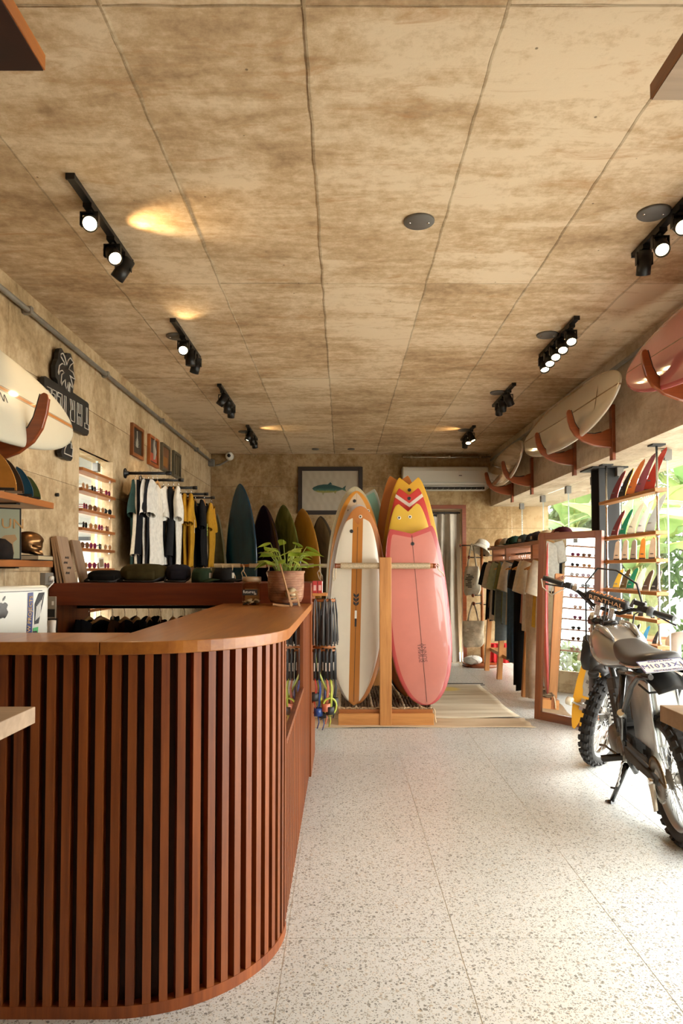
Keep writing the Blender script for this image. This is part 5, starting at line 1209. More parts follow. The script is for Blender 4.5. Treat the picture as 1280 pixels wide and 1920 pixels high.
for k, (y0, y1, xb, xt, h, lb) in enumerate([(4.475, 4.64, -1.86, -1.905, .30, 'thin wooden panel leaning on the shelf wall, innermost of four'), (4.473, 4.64, -1.838, -1.893, .31, 'thin wooden panel leaning second from the wall'), (4.47, 4.65, -1.812, -1.88, .315, 'wooden panel printed with dark squiggles leaning on the others'), (4.70, 4.85, -1.80, -1.87, .30, 'dark wooden panel leaning alone beside the sunglasses window')]):
    t = T('art_panel', lb, 'panel', (xb, (y0 + y1) / 2, ZB_), (0, atan2(xt - xb, h), 0), 'wooden art panels on the back counter')
    P('board', B().bb(-.008, .004, -(y1 - y0) / 2, (y1 - y0) / 2, 0, h), WP, t, bevel=.001)
    if k == 2:
        b = B()
        for q in range(4): b.tube([(.005, -.06 + .04 * (q % 2) + .012 * e, .06 + .035 * q + .012 * (e % 2)) for e in range(6)], .005, 4, flat=.3)
        P('squiggle_print', b, INK, t)
    P('edge_strip', B().bb(-.009, .005, -(y1 - y0) / 2 - .003, -(y1 - y0) / 2, 0, h), M('panel_edge', (.36, .22, .12), .7), t)
# plant pot with pothos
pl = T('potted_plant', 'leafy green pothos in a weathered terracotta pot on the counter end', 'plant', (-.352, 4.25, ZT))
def potm():
    m, t, b = nt('weathered_pot'); v_ = coords(t, 'Object', (1, 1, 1.8)); n = noise(t, v_, 7, 6, .65, .6)
    L(t, ramp(t, n, [(.33, (.11, .045, .022)), (.5, (.27, .115, .055)), (.62, (.36, .19, .10)), (.75, (.50, .33, .20))]), b.inputs['Base Color']); b.inputs['Roughness'].default_value = .7
    w = N(t, 'ShaderNodeTexWave', wave_type='BANDS', bands_direction='Z'); w.inputs['Scale'].default_value = 22; w.inputs['Distortion'].default_value = 1.5; L(t, coords(t), w.inputs['Vector']); bump(t, b, w.outputs['Fac'], .3, .004); return m
POT = potm()
P('pot', B().lathe([(0, .012), (.07, .012), (.095, .02), (.108, .05), (.113, .12), (.112, .195), (.118, .203), (.118, .212), (.108, .212), (.103, .20), (.10, .17), (0, .165)], 36), POT, pl)
P('saucer', B().lathe([(0, 0), (.072, 0), (.075, .014), (0, .014)], 24), M('saucer_dark', (.03, .015, .01), .7), pl)
P('soil', B().lathe([(0, .182), (.103, .178)], 20), M('soil', (.06, .04, .025), 1), pl)
PL = leafmat('pothos_leaf', (.14, .22, .015), (.34, .42, .04), (.62, .62, .13))
def pothos(l, w, cv):
    def f(i, j):
        t = i / 8; s = j / 4 * 2 - 1; ww = w * (sin(pi * min(1, t * .86 + .16)) ** .8) * (1 - t ** 4)
        return (l * t, s * ww, -cv * t * t * l - .22 * abs(s) * ww)
    return B().grid(f, 9, 5).mesh('leaf', [PL])
plm = [pothos(.105, .036, .4), pothos(.12, .034, .75), pothos(.09, .034, .15)]
r = random.Random(4)
for k in range(46):
    a = k * 2.39996; rr = .02 + .075 * sqrt(k / 46); h = .235 + .14 * r.random() * (1 - rr * 4) + (.07 if k % 6 == 0 else 0); out = .035 + .062 * r.random()
    p0 = V((rr * .5 * cos(a), rr * .5 * sin(a), .18)); p1 = V((cos(a) * (rr + out * .55), sin(a) * (rr + out * .55) * .8, h))
    st = P('stem', B().tube([p0, p0.lerp(p1, .5) + V((0, 0, .025)), p1], [.0032, .0026, .002], 5), M('pothos_stem', (.30, .36, .06), .6), pl)
    lf = P('leaf', plm[k % 3], [], st, loc=p1, rot=(r.uniform(-.5, .5), r.uniform(-.75, .25), a + r.uniform(-.5, .5))); lf.scale = [r.uniform(.62, .98)] * 3
sd = T('wooden_stand', 'little wooden stick stand leaning on the terracotta pot', 'ornament', (-.315, 4.10, ZT), (0, 0, rad(15)))
LW = M('stick_wood', (.42, .22, .09), .6, var=.15, vs=40)
P('long_stick', B().tube([(.012, -.01, .006), (-.02, .0, .10), (-.058, .02, .255)], .0055, 6), LW, sd)
P('foot', B().box((-.055, -.01, .008), (.10, .013, .012), R4(rad(8), 'Y').to_3x3() @ R4(rad(-6), 'Z').to_3x3()), LW, sd)
for x in (-.004, .045): P('upright', B().box((x, -.01, .045), (.011, .012, .10), R4(rad(-14), 'Y').to_3x3()), LW, sd)
for z in (.035, .082): P('cross_bar', B().box((.02, -.012, z), (.062, .010, .011), R4(rad(-8), 'Y').to_3x3()), LW, sd)
P('seat', B().box((.02, .005, .055), (.055, .035, .008), R4(rad(-8), 'Y').to_3x3()), LW, sd)
P('pale_card', B().lathe([(0, 0), (.038, .001), (0, .003)], 14, T4(.015, .03, .075) @ R4(rad(80), 'X')), M('card_pale', (.55, .42, .24), .8), sd)
jr = T('fin_screw_jar', 'clear square jar with a black printed label and white fin parts inside', 'jar', (-.565, 4.25, ZT))
P('jar_body', B().bb(-.052, .052, -.05, .05, .002, .145), glass('jar_glass', (.86, .74, .56)), jr, bevel=.012, seg=3)
P('lid', B().lathe([(0, .176), (.056, .176), (.06, .172), (.06, .147), (.055, .145), (0, .145)], 28, MX.Diagonal((1, .95, 1, 1))), M('jar_lid', (.36, .24, .13), .4), jr)
lb_ = P('label', B().bb(-.050, .042, -.0545, -.052, .062, .098), BLKP, jr)
P('lettering', B().merge(text('futures.', .026), T4(-.005, -.0552, .083) @ R4(rad(90), 'X')), M('label_white', (.75, .70, .6), .6), lb_)
P('small_mark', B().bb(.022, .036, -.0556, -.0545, .066, .074), M('label_tan', (.5, .42, .32), .6), lb_)
for k in range(12): P('fin_part', B().lathe([(0, 0), (.017, .002), (.02, .006), (.012, .010), (0, .011)], 10), WHITEP if k % 3 else BLKP, jr, loc=(-.032 + (k % 4) * .021, -.03 + (k // 4) * .028, .006 + .011 * (k % 2) + .004 * (k % 3)), rot=(r.uniform(-.5, .5), r.uniform(-.5, .5), k))
P('rolled_card', B().bb(-.045, .045, .03, .034, .006, .10), M('card_tan', (.36, .22, .11), .8), jr)

# ---- work desk with the stickered computer
dk = T('work_desk', 'plain wooden work desk behind the front arm of the counter', 'desk', (-1.35, 2.75, 0))
P('desk_top', B().bb(-1.9, -.82, 2.43, 3.05, .82, .85), REDX, dk, w=True, bevel=.002)
for x in (-1.87, -.86):
    for y in (2.47, 3.01): P('leg', B().bb(x - .025, x + .025, y - .025, y + .025, 0, .82), RED, dk, w=True)
im = T('desktop_computer', 'white desktop computer seen from behind covered in stickers', 'computer', (-1.358, 2.70, .852), (0, 0, rad(72)))
CW = M('computer_white', (.66, .63, .53), .3)
P('case', B().bb(-.262, .262, -.02, .035, .03, .432), CW, im, bevel=.022, seg=4)
P('stand', B().bb(-.09, .09, -.10, .09, 0, .008).box((0, -.04, .12), (.16, .006, .24), R4(rad(14), 'X').to_3x3()), ALU, im)
P('vent_slot', B().bb(-.25, .215, -.0212, -.0195, .408, .4105), INK, im)
def decal(name, poly, m, y=-.0212, th=.0008, root=None): return P(name, B().prism(poly, th, T4(0, y, 0)), m, root or im)
# emblem: bitten fruit with a leaf
ap = []
for k in range(40):
    a = 2 * pi * k / 40 + pi / 2; rr = .031 * (1 + .10 * cos(2 * a) * 0 + .05 * sin(3 * a))
    x, z = rr * .95 * cos(a), rr * 1.08 * sin(a)
    if abs(x) < .006: z *= .86
    d = sqrt((x - .036) ** 2 + (z - .006) ** 2)
    if d < .017: x = .036 - .017 * (.036 - x) / max(d, 1e-4); z = .006 + .017 * (z - .006) / max(d, 1e-4) * .8
    ap.append((x + .002, z + .338))
decal('fruit_emblem', ap, M('emblem_chrome', (.05, .045, .04), .15, .8))
decal('emblem_leaf', [(.0, .374), (.002, .384), (.009, .392), (.015, .394), (.014, .385), (.008, .377)], M('emblem_chrome', (.05, .045, .04), .15, .8))
def diam(cx, cz, s, q=1): return [(cx - s * .75, cz), (cx, cz - s * 1.1), (cx + s * .75, cz), (cx, cz + s * 1.1)]
sk_ = decal('diamond_sticker', [(-.173, .19), (-.061, .355), (-.051, .388), (-.047, .402), (-.011, .352), (-.118, .215)], M('sticker_holo', (.06, .055, .05), .2, .7))
P('sticker_band', B().prism([(-.059, .358), (-.016, .358), (-.019, .366), (-.057, .366)], .0004, T4(0, -.0218, 0)), M('sticker_silver', (.62, .66, .62), .2, .5), sk_)
P('sticker_lettering', B().merge(text('VEKER', .034), T4(-.081, -.0222, .312) @ R4(rad(90), 'X') @ R4(rad(48), 'Z')), M('sticker_grey', (.42, .40, .36), .5), sk_)
bs = decal('blue_sticker', [(.108, .10), (.128, .22), (.133, .32), (.133, .402), (.163, .404), (.164, .32), (.157, .22), (.135, .10)], M('sticker_blue', (.006, .012, .11), .4))
P('sticker_lettering', B().merge(text('W PROJECTS', .026), T4(.1455, -.0222, .315) @ R4(rad(90), 'X') @ R4(rad(86), 'Z')), M('sticker_gold', (.60, .34, .06), .5), bs)
zb = decal('striped_sticker', [(.172, .27), (.172, .355), (.195, .40), (.228, .402), (.220, .36), (.205, .31), (.196, .272)], INK)
b = B()
for q in range(5): b.prism([(.176 + .006 * q, .285 + .004 * q), (.18 + .006 * q, .285 + .004 * q), (.186 + .006 * q, .345 + .006 * q), (.182 + .006 * q, .345 + .006 * q)], .0004, T4(0, -.0218, 0))
b.prism([(.202, .33), (.218, .378), (.222, .392), (.213, .37), (.203, .345)], .0004, T4(0, -.0218, 0)); P('sticker_stripe', b, M('sticker_white', (.66, .62, .54), .5), zb)
gs = decal('green_sticker', [(.155, .10), (.165, .255), (.194, .258), (.186, .10)], M('sticker_green', (.06, .40, .11), .5))
b = B()
for q in range(5): b.bb(.163, .187, -.0222, -.0216, .12 + q * .027, .134 + q * .027)
P('sticker_print', b, INK, gs)
sp = T('spray_bottle', 'clear spray bottle with a pale cap beside the computer', 'bottle', (-1.155, 2.72, .85))
P('bottle_body', B().lathe([(0, 0), (.03, 0), (.032, .01), (.032, .20), (.02, .225), (.014, .235), (0, .235)], 20), glass('bottle_glass', (.75, .72, .66)), sp)
P('cap', B().lathe([(.017, .235), (.0165, .25), (.015, .262), (.0165, .282), (.017, .298), (0, .30)], 18), M('bottle_cap', (.58, .50, .40), .6), sp)
P('collar', B().lathe([(.015, .22), (.02, .224), (.02, .238), (.015, .24)], 18), CHROME, sp)
pb = T('power_box', 'small grey power socket box with a white plug on the shelf wall', 'socket', (XL, 4.40, 1.29))
P('box', B().bb(0, .035, -.06, .06, -.04, .04), M('socket_grey', (.20, .18, .15), .5), pb, bevel=.004); P('plug', B().lathe([(0, .06), (.018, .058), (.02, .035)], 14, R4(rad(90), 'Y')), WHITEP, pb)
P('cable', B().tube([(.055, 0, 0), (.075, -.03, -.02), (.05, -.06, -.06), (.01, -.08, -.2), (.008, -.1, -.45)], .004, 6), WHITEP, pb)
tb = T('tablet_charger', 'grey tablet device standing beside the spray bottle against the back counter', 'device', (-1.845, 4.34, 1.04))
P('body', B().bb(-.03, .03, -.008, .008, 0, .14), M('device_grey', (.30, .26, .20), .5), tb, bevel=.004); P('screen', B().bb(-.025, .025, -.0095, -.008, .01, .06), BLKP, tb); P('lamp', B().bb(.005, .018, -.0095, -.008, .085, .11), WHITEP, tb); P('stand_leg', B().bb(-.02, .02, -.01, .05, -.20, 0), BLKP, tb); P('stand_base', B().bb(-.05, .05, -.05, .06, -.212, -.20), BLKP, tb)
tag(P('side_table', B().bb(-1.85, -1.2, 4.2, 4.42, .80, .838), REDX, bevel=.002), 'narrow dark side board under the grey tablet device', 'shelf')

# ---- leashes on the pegs at the end of the counters
LB = M('leash_black', (.02, .02, .02), .5); LG = M('leash_grey', (.085, .082, .08), .6)
for k in range(9):
    y = 4.645 + .022 * (k % 2) + (.08 if k % 3 == 2 else 0); x = -.185 + k * .0165
    t = T('surf_leash', 'coiled black leash with a grey edge, %s along the upper pegs from the counter' % ORD[k], 'leash', (x, y, 1.14), (0, 0, rad(RN.uniform(-35, 35))), 'black leashes on the upper pegs')
    dx = .012 + .004 * (k % 3)
    for q in range(3): P('cord', B().tube([(-dx - .006 * q, .006 * q, -.30 + .02 * q), (-dx * .9, .004 * q, -.10), (-.006, .002, -.004), (0, 0, .0125), (.006, .002, -.004), (dx * .9, .004 * q, -.10), (dx + .006 * q, .006 * q, -.31 + .015 * q)], .0055, 6), LB if q else LG, t)
    P('cuff', B().tube([(-dx, .008, -.10), (-dx * 1.1, .01, -.2), (-dx * 1.3, .012, -.30)], .010, 6, flat=.5), LB, t)
LC = [((.50, .045, .02), 'red'), ((.012, .05, .22), 'blue'), ((.016, .05, .20), 'dark blue'), ((.60, .17, .09), 'coral'), ((.42, .48, .05), 'lime'), ((.02, .02, .02), 'black')]
for k, (c, nm) in enumerate(LC):
    y = 4.62 + .02 * (k % 3) - (.02 if k in (1, 4) else 0); x = -.185 + k * .026
    t = T('surf_leash', '%s surf leash with a padded cuff hanging low on the lower pegs' % nm, 'leash', (x, y, .80), (0, 0, rad(RN.uniform(-20, 20))), 'coloured leashes on the lower pegs')
    lm = M('leash_' + nm.replace(' ', '_'), c, .4, coat=.3); kk = (k * 7) % 5
    b0 = -.27 - .03 * kk
    P('strap', B().tube([(.0, .02, -.20), (0, .014, -.02), (0, 0, .013), (0, -.014, -.02), (.003, -.018, -.19)], .011, 6, flat=.45), LB, t)
    P('maker_mark', B().bb(-.003, .003, -.026, -.0235, -.13, -.075), M('label_white', (.75, .70, .6), .6), t)
    P('cord', B().tube([(.003, -.018, -.18), (.012, -.02, -.24), (.006, -.022, b0 - .02), (-.012, -.02, b0 - .07), (.010, -.015, b0 - .04), (.016, -.006, -.25), (0, .015, -.19)], .0048, 6), lm, t)
    cz = b0 - .03 - .04 * (k % 2)
    P('cuff', B().grid(lambda i, j: (.026 * cos(2 * pi * i / 20) * (1 + .1 * sin(i)), -.022 + .024 * sin(2 * pi * i / 20), cz + (j - 1) * .026), 20, 3, cu=True), (LB, lm, LB, lm, LB, lm)[k], t, solid=.008)
    P('tail_cord', B().tube([(0, -.02, cz - .03), (.008, -.024, cz - .07), (-.004, -.026, cz - .11)], .004, 5), lm, t)
mk = T('dive_mask', 'lime framed dive mask with a coral strap hanging among the leashes', 'dive mask', (-.085, 4.60, .435), (0, rad(-8), rad(15)))
P('mask_rim', B().tube([(.045 * cos(a) * (1.0 + .15 * sin(a)), 0, .055 * sin(a)) for a in [2 * pi * q / 20 for q in range(20)]], .0075, 7, closed=True), M('leash_lime', (.42, .48, .05), .4, coat=.3), mk)
P('mask_skirt', B().lathe([(.048, .005), (.04, .03), (.034, .045)], 20, R4(rad(-90), 'X') @ MX.Diagonal((1, 1.1, 1, 1)), caps=False), M('leash_coral', (.60, .17, .09), .4, coat=.3), mk)
P('mask_strap', B().tube([(-.045, .01, .0), (-.05, .03, .10), (-.045, .04, .20), (-.04, .045, .36), (-.032, .04, .22), (.0, .02, .10), (.044, .01, .0)], .008, 6, flat=.4), M('leash_lime', (.42, .48, .05), .4, coat=.3), mk)
P('nose_pocket', B().lathe([(0, .02), (.014, .012), (.018, -.005)], 12, T4(0, -.005, -.02) @ R4(rad(90), 'X')), M('leash_coral', (.60, .17, .09), .4, coat=.3), mk)

# ================================================================== FIN SHELVES ON STEEL RODS BY THE GLASS
fu = T('fin_shelf_unit', 'hanging fin display of wooden shelves on two steel rods by the glass', 'shelf unit', (2.305, 5.48, .2))
FZ = [1.944, 1.632, 1.43, 1.188, .988, .80, .50]
for z in FZ:
    P('shelf', B().bb(2.262, 2.352, 4.93, 6.02, z - .026, z), OAK if False else wood('fin_shelf_wood', (.34, .125, .025), (.52, .22, .05), .45, 1, 7, .15, .15), fu, w=True, bevel=.002)
for y in (4.99, 5.955):
    P('rod', B().cyl((2.307, y, .0), (2.307, y, ZB), .0085, n=12), CHROME, fu, w=True)
    P('ceiling_plate', B().bb(2.26, 2.355, y - .045, y + .045, ZB - .012, ZB), STEEL, fu, w=True)
    P('floor_plate', B().bb(2.27, 2.345, y - .04, y + .04, 0, .008), STEEL, fu, w=True)
    for z in FZ: P('rod_nut', B().cyl((2.307, y, z), (2.307, y, z + .018), .015, n=6).cyl((2.307, y, z - .044), (2.307, y, z - .026), .015, n=6), CHROME, fu, w=True)
CLR = {'maroon': (.10, .018, .02), 'red': (.30, .028, .016), 'black': (.014, .012, .012), 'orange': (.46, .12, .025), 'plum': (.20, .05, .055), 'green': (.012, .15, .075), 'ivory': (.62, .58, .42), 'white': (.74, .73, .68), 'silver grey': (.40, .41, .38), 'tan': (.50, .37, .25), 'brown grey': (.27, .21, .155), 'bright orange': (.62, .23, .04), 'yellow': (.66, .42, .05), 'amber black': (.09, .05, .015), 'wood black': (.08, .045, .03), 'blue': (.02, .22, .42), 'dark': (.03, .026, .024), 'lime': (.4, .48, .08)}
rows = [
    (0, [('maroon', 'red', .26), ('black', 'yellow', .255), ('orange', None, .31), ('plum', None, .33), ('red', None, .345)], 5.80, 5.12, 'top'),
    (1, [('maroon', 'red', .235), ('green', None, .235), ('ivory', None, .275), ('white', None, .27), ('silver grey', None, .31)], 5.80, 5.12, 'second'),
    (2, [('tan', 'ivory', .165), ('tan', 'ivory', .165), ('brown grey', 'white', .16), ('bright orange', None, .165), ('tan', 'bright orange', .16)], 5.78, 5.12, 'third'),
    (3, [('yellow', 'ivory', .17), ('amber black', None, .17), ('green', 'lime', .18), ('white', None, .18), ('wood black', 'tan', .16), ('dark', 'tan', .155)], 5.80, 5.10, 'fourth'),
    (4, [('ivory', None, .12), ('dark', 'white', .13), ('dark', None, .12), ('white', None, .10)], 5.75, 5.12, 'fifth'),
    (5, [('dark', 'ivory', .12), ('blue', None, .12), ('dark', 'silver grey', .10)], 5.45, 5.10, 'sixth'),
    (6, [('ivory', None, .12), ('bright orange', None, .12)], 5.7, 5.4, 'lowest')]
for k, lst, ya, yb, nm in rows:
    n = len(lst)
    for q, (c, e, h) in enumerate(lst):
        y = lerp(ya, yb, q / (n - 1)); big = k < 2
        h *= .93 if big else 1
        fin((2.318 - (.012 if big else 0), y, FZ[k]), rad(-28), h, h * (.24 if big else .30 if k == 2 else .32), h * (.46 if big else .14 if k == 2 else .42), fm(c.replace(' ', '_'), CLR[c]), '%s fin%s, %s from the column on the %s rod shelf' % (c, ' with a %s edge' % e if e else '', ORD[q], nm), fm(e.replace(' ', '_'), CLR[e]) if e else None, 'fins on the rod shelves', ALU if (k in (1, 3)) else None, .009 if big else .008, tip=.42 if big else .62 if k == 2 else .5)

# ================================================================== LEANING MIRROR
mt, mn = V((.629, -.777, 0)).normalized(), V((-.777, -.629, 0)).normalized()
mw, mh = .629, 1.69
lean = math.atan2(.10, mh)
mm = MX((tuple(mt) + (0,), tuple(-mn) + (0,), (0, 0, 1, 0), (0, 0, 0, 1))).transposed()
mm = MX.Translation((1.735, 6.24, 0)) @ mm @ R4(-lean, 'X')
mr = T('floor_mirror', 'tall leaning mirror in a reddish wooden frame beside the clothes rack', 'mirror', mm.translation, mm.to_euler())
fw = .062
MF = wood('mirror_frame_wood', (.17, .048, .010), (.29, .085, .018), .45, 2, 7, .15, .15); MFX = wood('mirror_frame_wood_x', (.17, .048, .010), (.29, .085, .018), .45, 0, 7, .15, .15)
P('frame_stile', B().bb(0, fw, 0, .045, 0, mh), MF, mr, bevel=.003); P('frame_stile', B().bb(mw - fw, mw, 0, .045, 0, mh), MF, mr, bevel=.003)
P('frame_rail', B().bb(fw, mw - fw, 0, .045, mh - fw, mh), MFX, mr, bevel=.003); P('frame_rail', B().bb(fw, mw - fw, 0, .045, 0, fw + .01), MFX, mr, bevel=.003)
P('mirror_glass', B().bb(fw - .005, mw - fw + .005, .018, .024, fw, mh - fw + .005), M('mirror_silver', (.90, .91, .89), .012, 1), mr)
P('back_panel', B().bb(fw - .01, mw - fw + .01, .026, .034, fw - .01, mh - fw + .01), DARKW, mr)

# ================================================================== SKATEBOARD (underside out, fish tail down)
sbm = T4(1.975, 5.80, .0) @ R4(rad(-38), 'Z') @ R4(rad(-9), 'X') @ R4(rad(13), 'Y')
sbd = T('skateboard', 'yellow fish tail skateboard with a grey skull print leaning beside the mirror', 'skateboard', sbm.translation, sbm.to_euler())
YEL = M('skate_yellow', (.70, .34, .02), .4)
def skout():
    R_ = [(0, .075), (.022, .0), (.045, .006), (.062, .05), (.085, .14), (.105, .26), (.112, .40), (.108, .52), (.095, .63), (.07, .72), (.035, .775), (0, .79)]
    return R_ + [(-x, z) for x, z in R_[1:-1][::-1]]
P('deck', B().prism(skout(), .011), YEL, sbd, bevel=.002); P('grip_tape', B().prism([(x * .97, z * .98 + .008) for x, z in skout()], .001, T4(0, .0062, 0)), BLKP, sbd)
for z in (.215, .60):
    tr_ = P('truck', B().bb(-.028, .028, -.018, -.0055, z - .045, z + .045).cyl((-.095, -.052, z), (.095, -.052, z), .008).prism([(-.06, z - .012), (.06, z - .012), (.03, z + .016), (-.03, z + .016)], .03, T4(0, -.035, 0)), ALU, sbd, bevel=.002)
    P('hanger_bolt', B().cyl((0, -.006, z + .025), (0, -.06, z + .015), .008), CHROME, tr_)
    for sx in (-1, 1):
        mxw = T4(sx * .108, -.052, z) @ R4(rad(90), 'Y')
        w_ = P('wheel', B().lathe([(0, -.024), (.016, -.026), (.030, -.026), (.036, -.02), (.036, .02), (.030, .026), (.016, .026), (0, .024)], 24, mxw), M('wheel_cream', (.70, .63, .46), .4), sbd)
        P('bearing', B().lathe([(0, -.028), (.011, -.0275), (.011, -.02)], 14, mxw).lathe([(.011, .02), (.011, .0275), (0, .028)], 14, mxw), CHROME, w_)
GSK = M('skull_grey', (.30, .27, .22), .6, var=.25, vs=16)
P('skull_print', B().prism([(-.03, .29), (.03, .29), (.036, .33), (.052, .37), (.056, .44), (.06, .50), (.04, .545), (.03, .575), (.012, .555), (0, .58), (-.015, .555), (-.034, .57), (-.045, .54), (-.058, .50), (-.056, .42), (-.05, .36), (-.036, .33)], .0012, T4(0, -.006, 0)), GSK, sbd)
P('skull_eyes', B().prism([(-.035, .40), (-.012, .395), (-.010, .42), (-.03, .43)], .0012, T4(0, -.0066, 0)).prism([(.035, .40), (.012, .395), (.010, .42), (.03, .43)], .0012, T4(0, -.0066, 0)).prism([(-.007, .365), (.007, .365), (0, .385)], .0012, T4(0, -.0066, 0)), M('skull_dark_print', (.12, .10, .08), .7), sbd)  # darker ink of the printed eye and nose shapes
P('maker_mark', B().bb(-.032, .032, -.0066, -.0058, .262, .270), M('mark_grey', (.45, .36, .2), .6), sbd)
cb = T('wooden_wedge', 'small wooden wedge block on the floor under the skateboard', 'block', (2.22, 5.50, 0), (0, 0, rad(-30)))
P('wedge', B().bb(-.11, .11, -.05, .05, 0, .045), MFX, cb, bevel=.004); P('rubber_pad', B().bb(-.10, .10, -.045, .045, .045, .049), BLKP, cb)

# ================================================================== OUTSIDE CHAIRS
def chair(loc, rz, label):
    t = T('plastic_chair', label, 'chair', loc, (0, 0, rz), 'white plastic chairs outside')
    CP_ = M('chair_plastic', (.78, .76, .70), .35)
    P('seat', B().grid(lambda i, j: (lerp(-.22, .22, i / 8), lerp(-.22, .2, j / 8), .42 + .012 * ((i - 4) / 4) ** 2 - .01 * sin(pi * j / 8)), 9, 9), CP_, t, solid=.012)
    def bk(i, j):
        a = lerp(-1.25, 1.25, i / 16); z = lerp(.44, .86 - .10 * (abs(a) / 1.25) ** 3, j / 8); return (.235 * sin(a), .02 + .21 * cos(a) + .09 * (z - .44), z)
    b = B(); bk_ = B().grid(bk, 17, 9); 
    drop = {f for f in range(len(bk_.f)) if (f // 8) in (5, 6, 9, 10) and 2 <= f % 8 <= 5}
    bk_.f = [f for q, f in enumerate(bk_.f) if q not in drop]; bk_.m = [0] * len(bk_.f); bk_.s = [True] * len(bk_.f)
    P('backrest', bk_, CP_, t, solid=.012)
    for sx in (-1, 1):
        P('armrest', B().tube([(sx * .23, .16, .64), (sx * .25, -.05, .64), (sx * .25, -.2, .62), (sx * .24, -.23, .45)], [.02, .022, .022, .018], 8), CP_, t)
        P('leg', B().tube([(sx * .21, -.2, .42), (sx * .25, -.25, 0)], [.026, .02], 8), CP_, t); P('leg', B().tube([(sx * .2, .18, .42), (sx * .25, .27, 0)], [.026, .02], 8), CP_, t)
    return t
chair((2.92, 5.65, -.0), rad(150), 'white plastic armchair outside behind the motorcycle plate')
chair((3.75, 6.1, 0), rad(-170), 'second white plastic armchair further out in the yard')

# ================================================================== DISPLAY UNITS BY THE ENTRANCE
def display(sx, x_in, y_end, zt, zu, wm, um, em, label):
    t = T('display_shelf', label, 'display shelf', (sx * 1.35, 1.1, 0), group='entrance display shelves')
    xo = sx * 1.85; a, b_ = sorted((x_in, xo))
    P('table_top', B().bb(a, b_, .25, y_end, zt - .042, zt), wm, t, w=True, bevel=.002)
    P('upper_shelf', B().bb(a + (.055 if sx < 0 else .0) * 0, b_, .25, y_end, zu + .003, zu + .045), em, t, w=True, bevel=.002)
    P('upper_underside', B().bb(a + .004, b_ - .004, .254, y_end - .004, zu, zu + .003), um, t, w=True)
    for y in (.4, y_end - .12):
        P('post', B().bb(sx * 1.72 - .03, sx * 1.72 + .03, y - .03, y + .03, 0, ZC), OAK, t, w=True)
        for z in (zt - .06, zu - .0): P('cross_bar', B().bb(min(sx * 1.72, sx * 1.15), max(sx * 1.72, sx * 1.15), y - .02, y + .02, z - .03, z - .001) if z < 2 else B().bb(min(sx * 1.72, sx * 1.3), max(sx * 1.72, sx * 1.3), y - .02, y + .02, zu + .045, zu + .09), OAKX, t, w=True)
    return t
display(-1, -.785, 1.76, 1.0, 2.665, GREYW, M('dark_stained_wood', (.028, .0065, .002), .6, var=.3), ORW, 'timber display shelf at the entrance beside the counter, shown by two board corners')
display(1, .82, 1.78, 1.0, 2.60, GREYW, GREYW, wood('plank_edge_brown', (.20, .075, .02), (.32, .13, .035), .5, 1, 7, 0, .15), 'timber display shelf at the entrance beside the motorcycle, shown by two board corners')
# ================================================================== MOTORCYCLE
MC_LOC, MC_HEAD, MC_LEAN = (1.69, 3.41, 0), rad(83.2), rad(-7.0)
mo = T('motorcycle', 'grey and black dirt motorcycle with knobbly tyres leaning on its side stand', 'motorcycle', MC_LOC, (MC_LEAN, 0, MC_HEAD))
TYR = M('tyre_rubber', (.026, .024, .022), .8, var=.3, vs=20); RIM = M('rim_grey', (.40, .40, .38), .35, .9); FRB = M('frame_black', (.018, .017, .016), .35, .2, coat=.4)
ENG = M('engine_dark', (.030, .026, .022), .6, .25, var=.5, vs=14); ENC = M('engine_case', (.22, .20, .17), .45, .8, var=.3, vs=10); DUST = M('dusty_black', (.045, .038, .03), .75, var=.4, vs=10)
TANK = M('tank_grey', (.30, .295, .275), .25, .25, coat=.8); SEATM = M('seat_vinyl', (.035, .032, .030), .45, var=.2, vs=9)
Rx = R4(rad(90), 'X')
def wheel(root, cx, cz, R_, tw, mxf, rimr, nkn, hub):
    c = mxf @ T4(cx, 0, cz) @ Rx     # lathe axis -> y
    rr = tw / 2
    prof = [(rimr + .012, -rr * .62)] + [(R_ - rr + rr * .98 * cos(a), rr * sin(a)) for a in [rad(d) for d in (-90, -60, -35, -15, 0, 15, 35, 60, 90)]] + [(rimr + .012, rr * .62)]
    ty = P('tyre', B().lathe(prof, 56, c, caps=False), TYR, root)
    b = B()
    for k in range(nkn):
        a = 2 * pi * k / nkn
        for row, (off, rad_) in enumerate(((-.78, R_ - .012), (-.30, R_ + .001), (.30, R_ + .001), (.78, R_ - .012))):
            aa = a + (pi / nkn if row in (1, 2) else 0); tl = off * rr; rl = R_ - rr + rr * cos(math.asin(max(-1, min(1, off)))) + .003
            m_ = c @ R4(aa, 'Z') @ T4(rl, 0, tl) @ R4(-math.asin(off) * .8, 'Y')
            bx = B().box((0, 0, 0), (.022, .030, rr * .40)); b.merge(bx, m_)
    P('tread', b, TYR, ty)
    P('rim', B().lathe([(rimr + .014, -rr * .66), (rimr + .002, -rr * .62), (rimr - .008, -rr * .3), (rimr - .012, 0), (rimr - .008, rr * .3), (rimr + .002, rr * .62), (rimr + .014, rr * .66)], 56, c, caps=False), RIM, root)
    b = B()
    for k in range(36):
        a = 2 * pi * k / 36; s_ = 1 if k % 2 else -1; a2 = a + (.42 if (k // 2) % 2 else -.42)
        b.tube([c @ V((hub * cos(a2), hub * sin(a2), s_ * .030)), c @ V(((rimr - .008) * cos(a), (rimr - .008) * sin(a), s_ * .006))], .0024, 4)
    P('spoke', b, CHROME, root)
    hb = P('hub', B().lathe([(.012, -.075), (.018, -.07), (.022, -.04), (hub, -.036), (hub, -.026), (.026, -.02), (.026, .02), (hub, .026), (hub, .036), (.022, .04), (.018, .07), (.012, .075)], 28, c), ENC, root)
    return c, hb
I4 = MX.Identity(4)
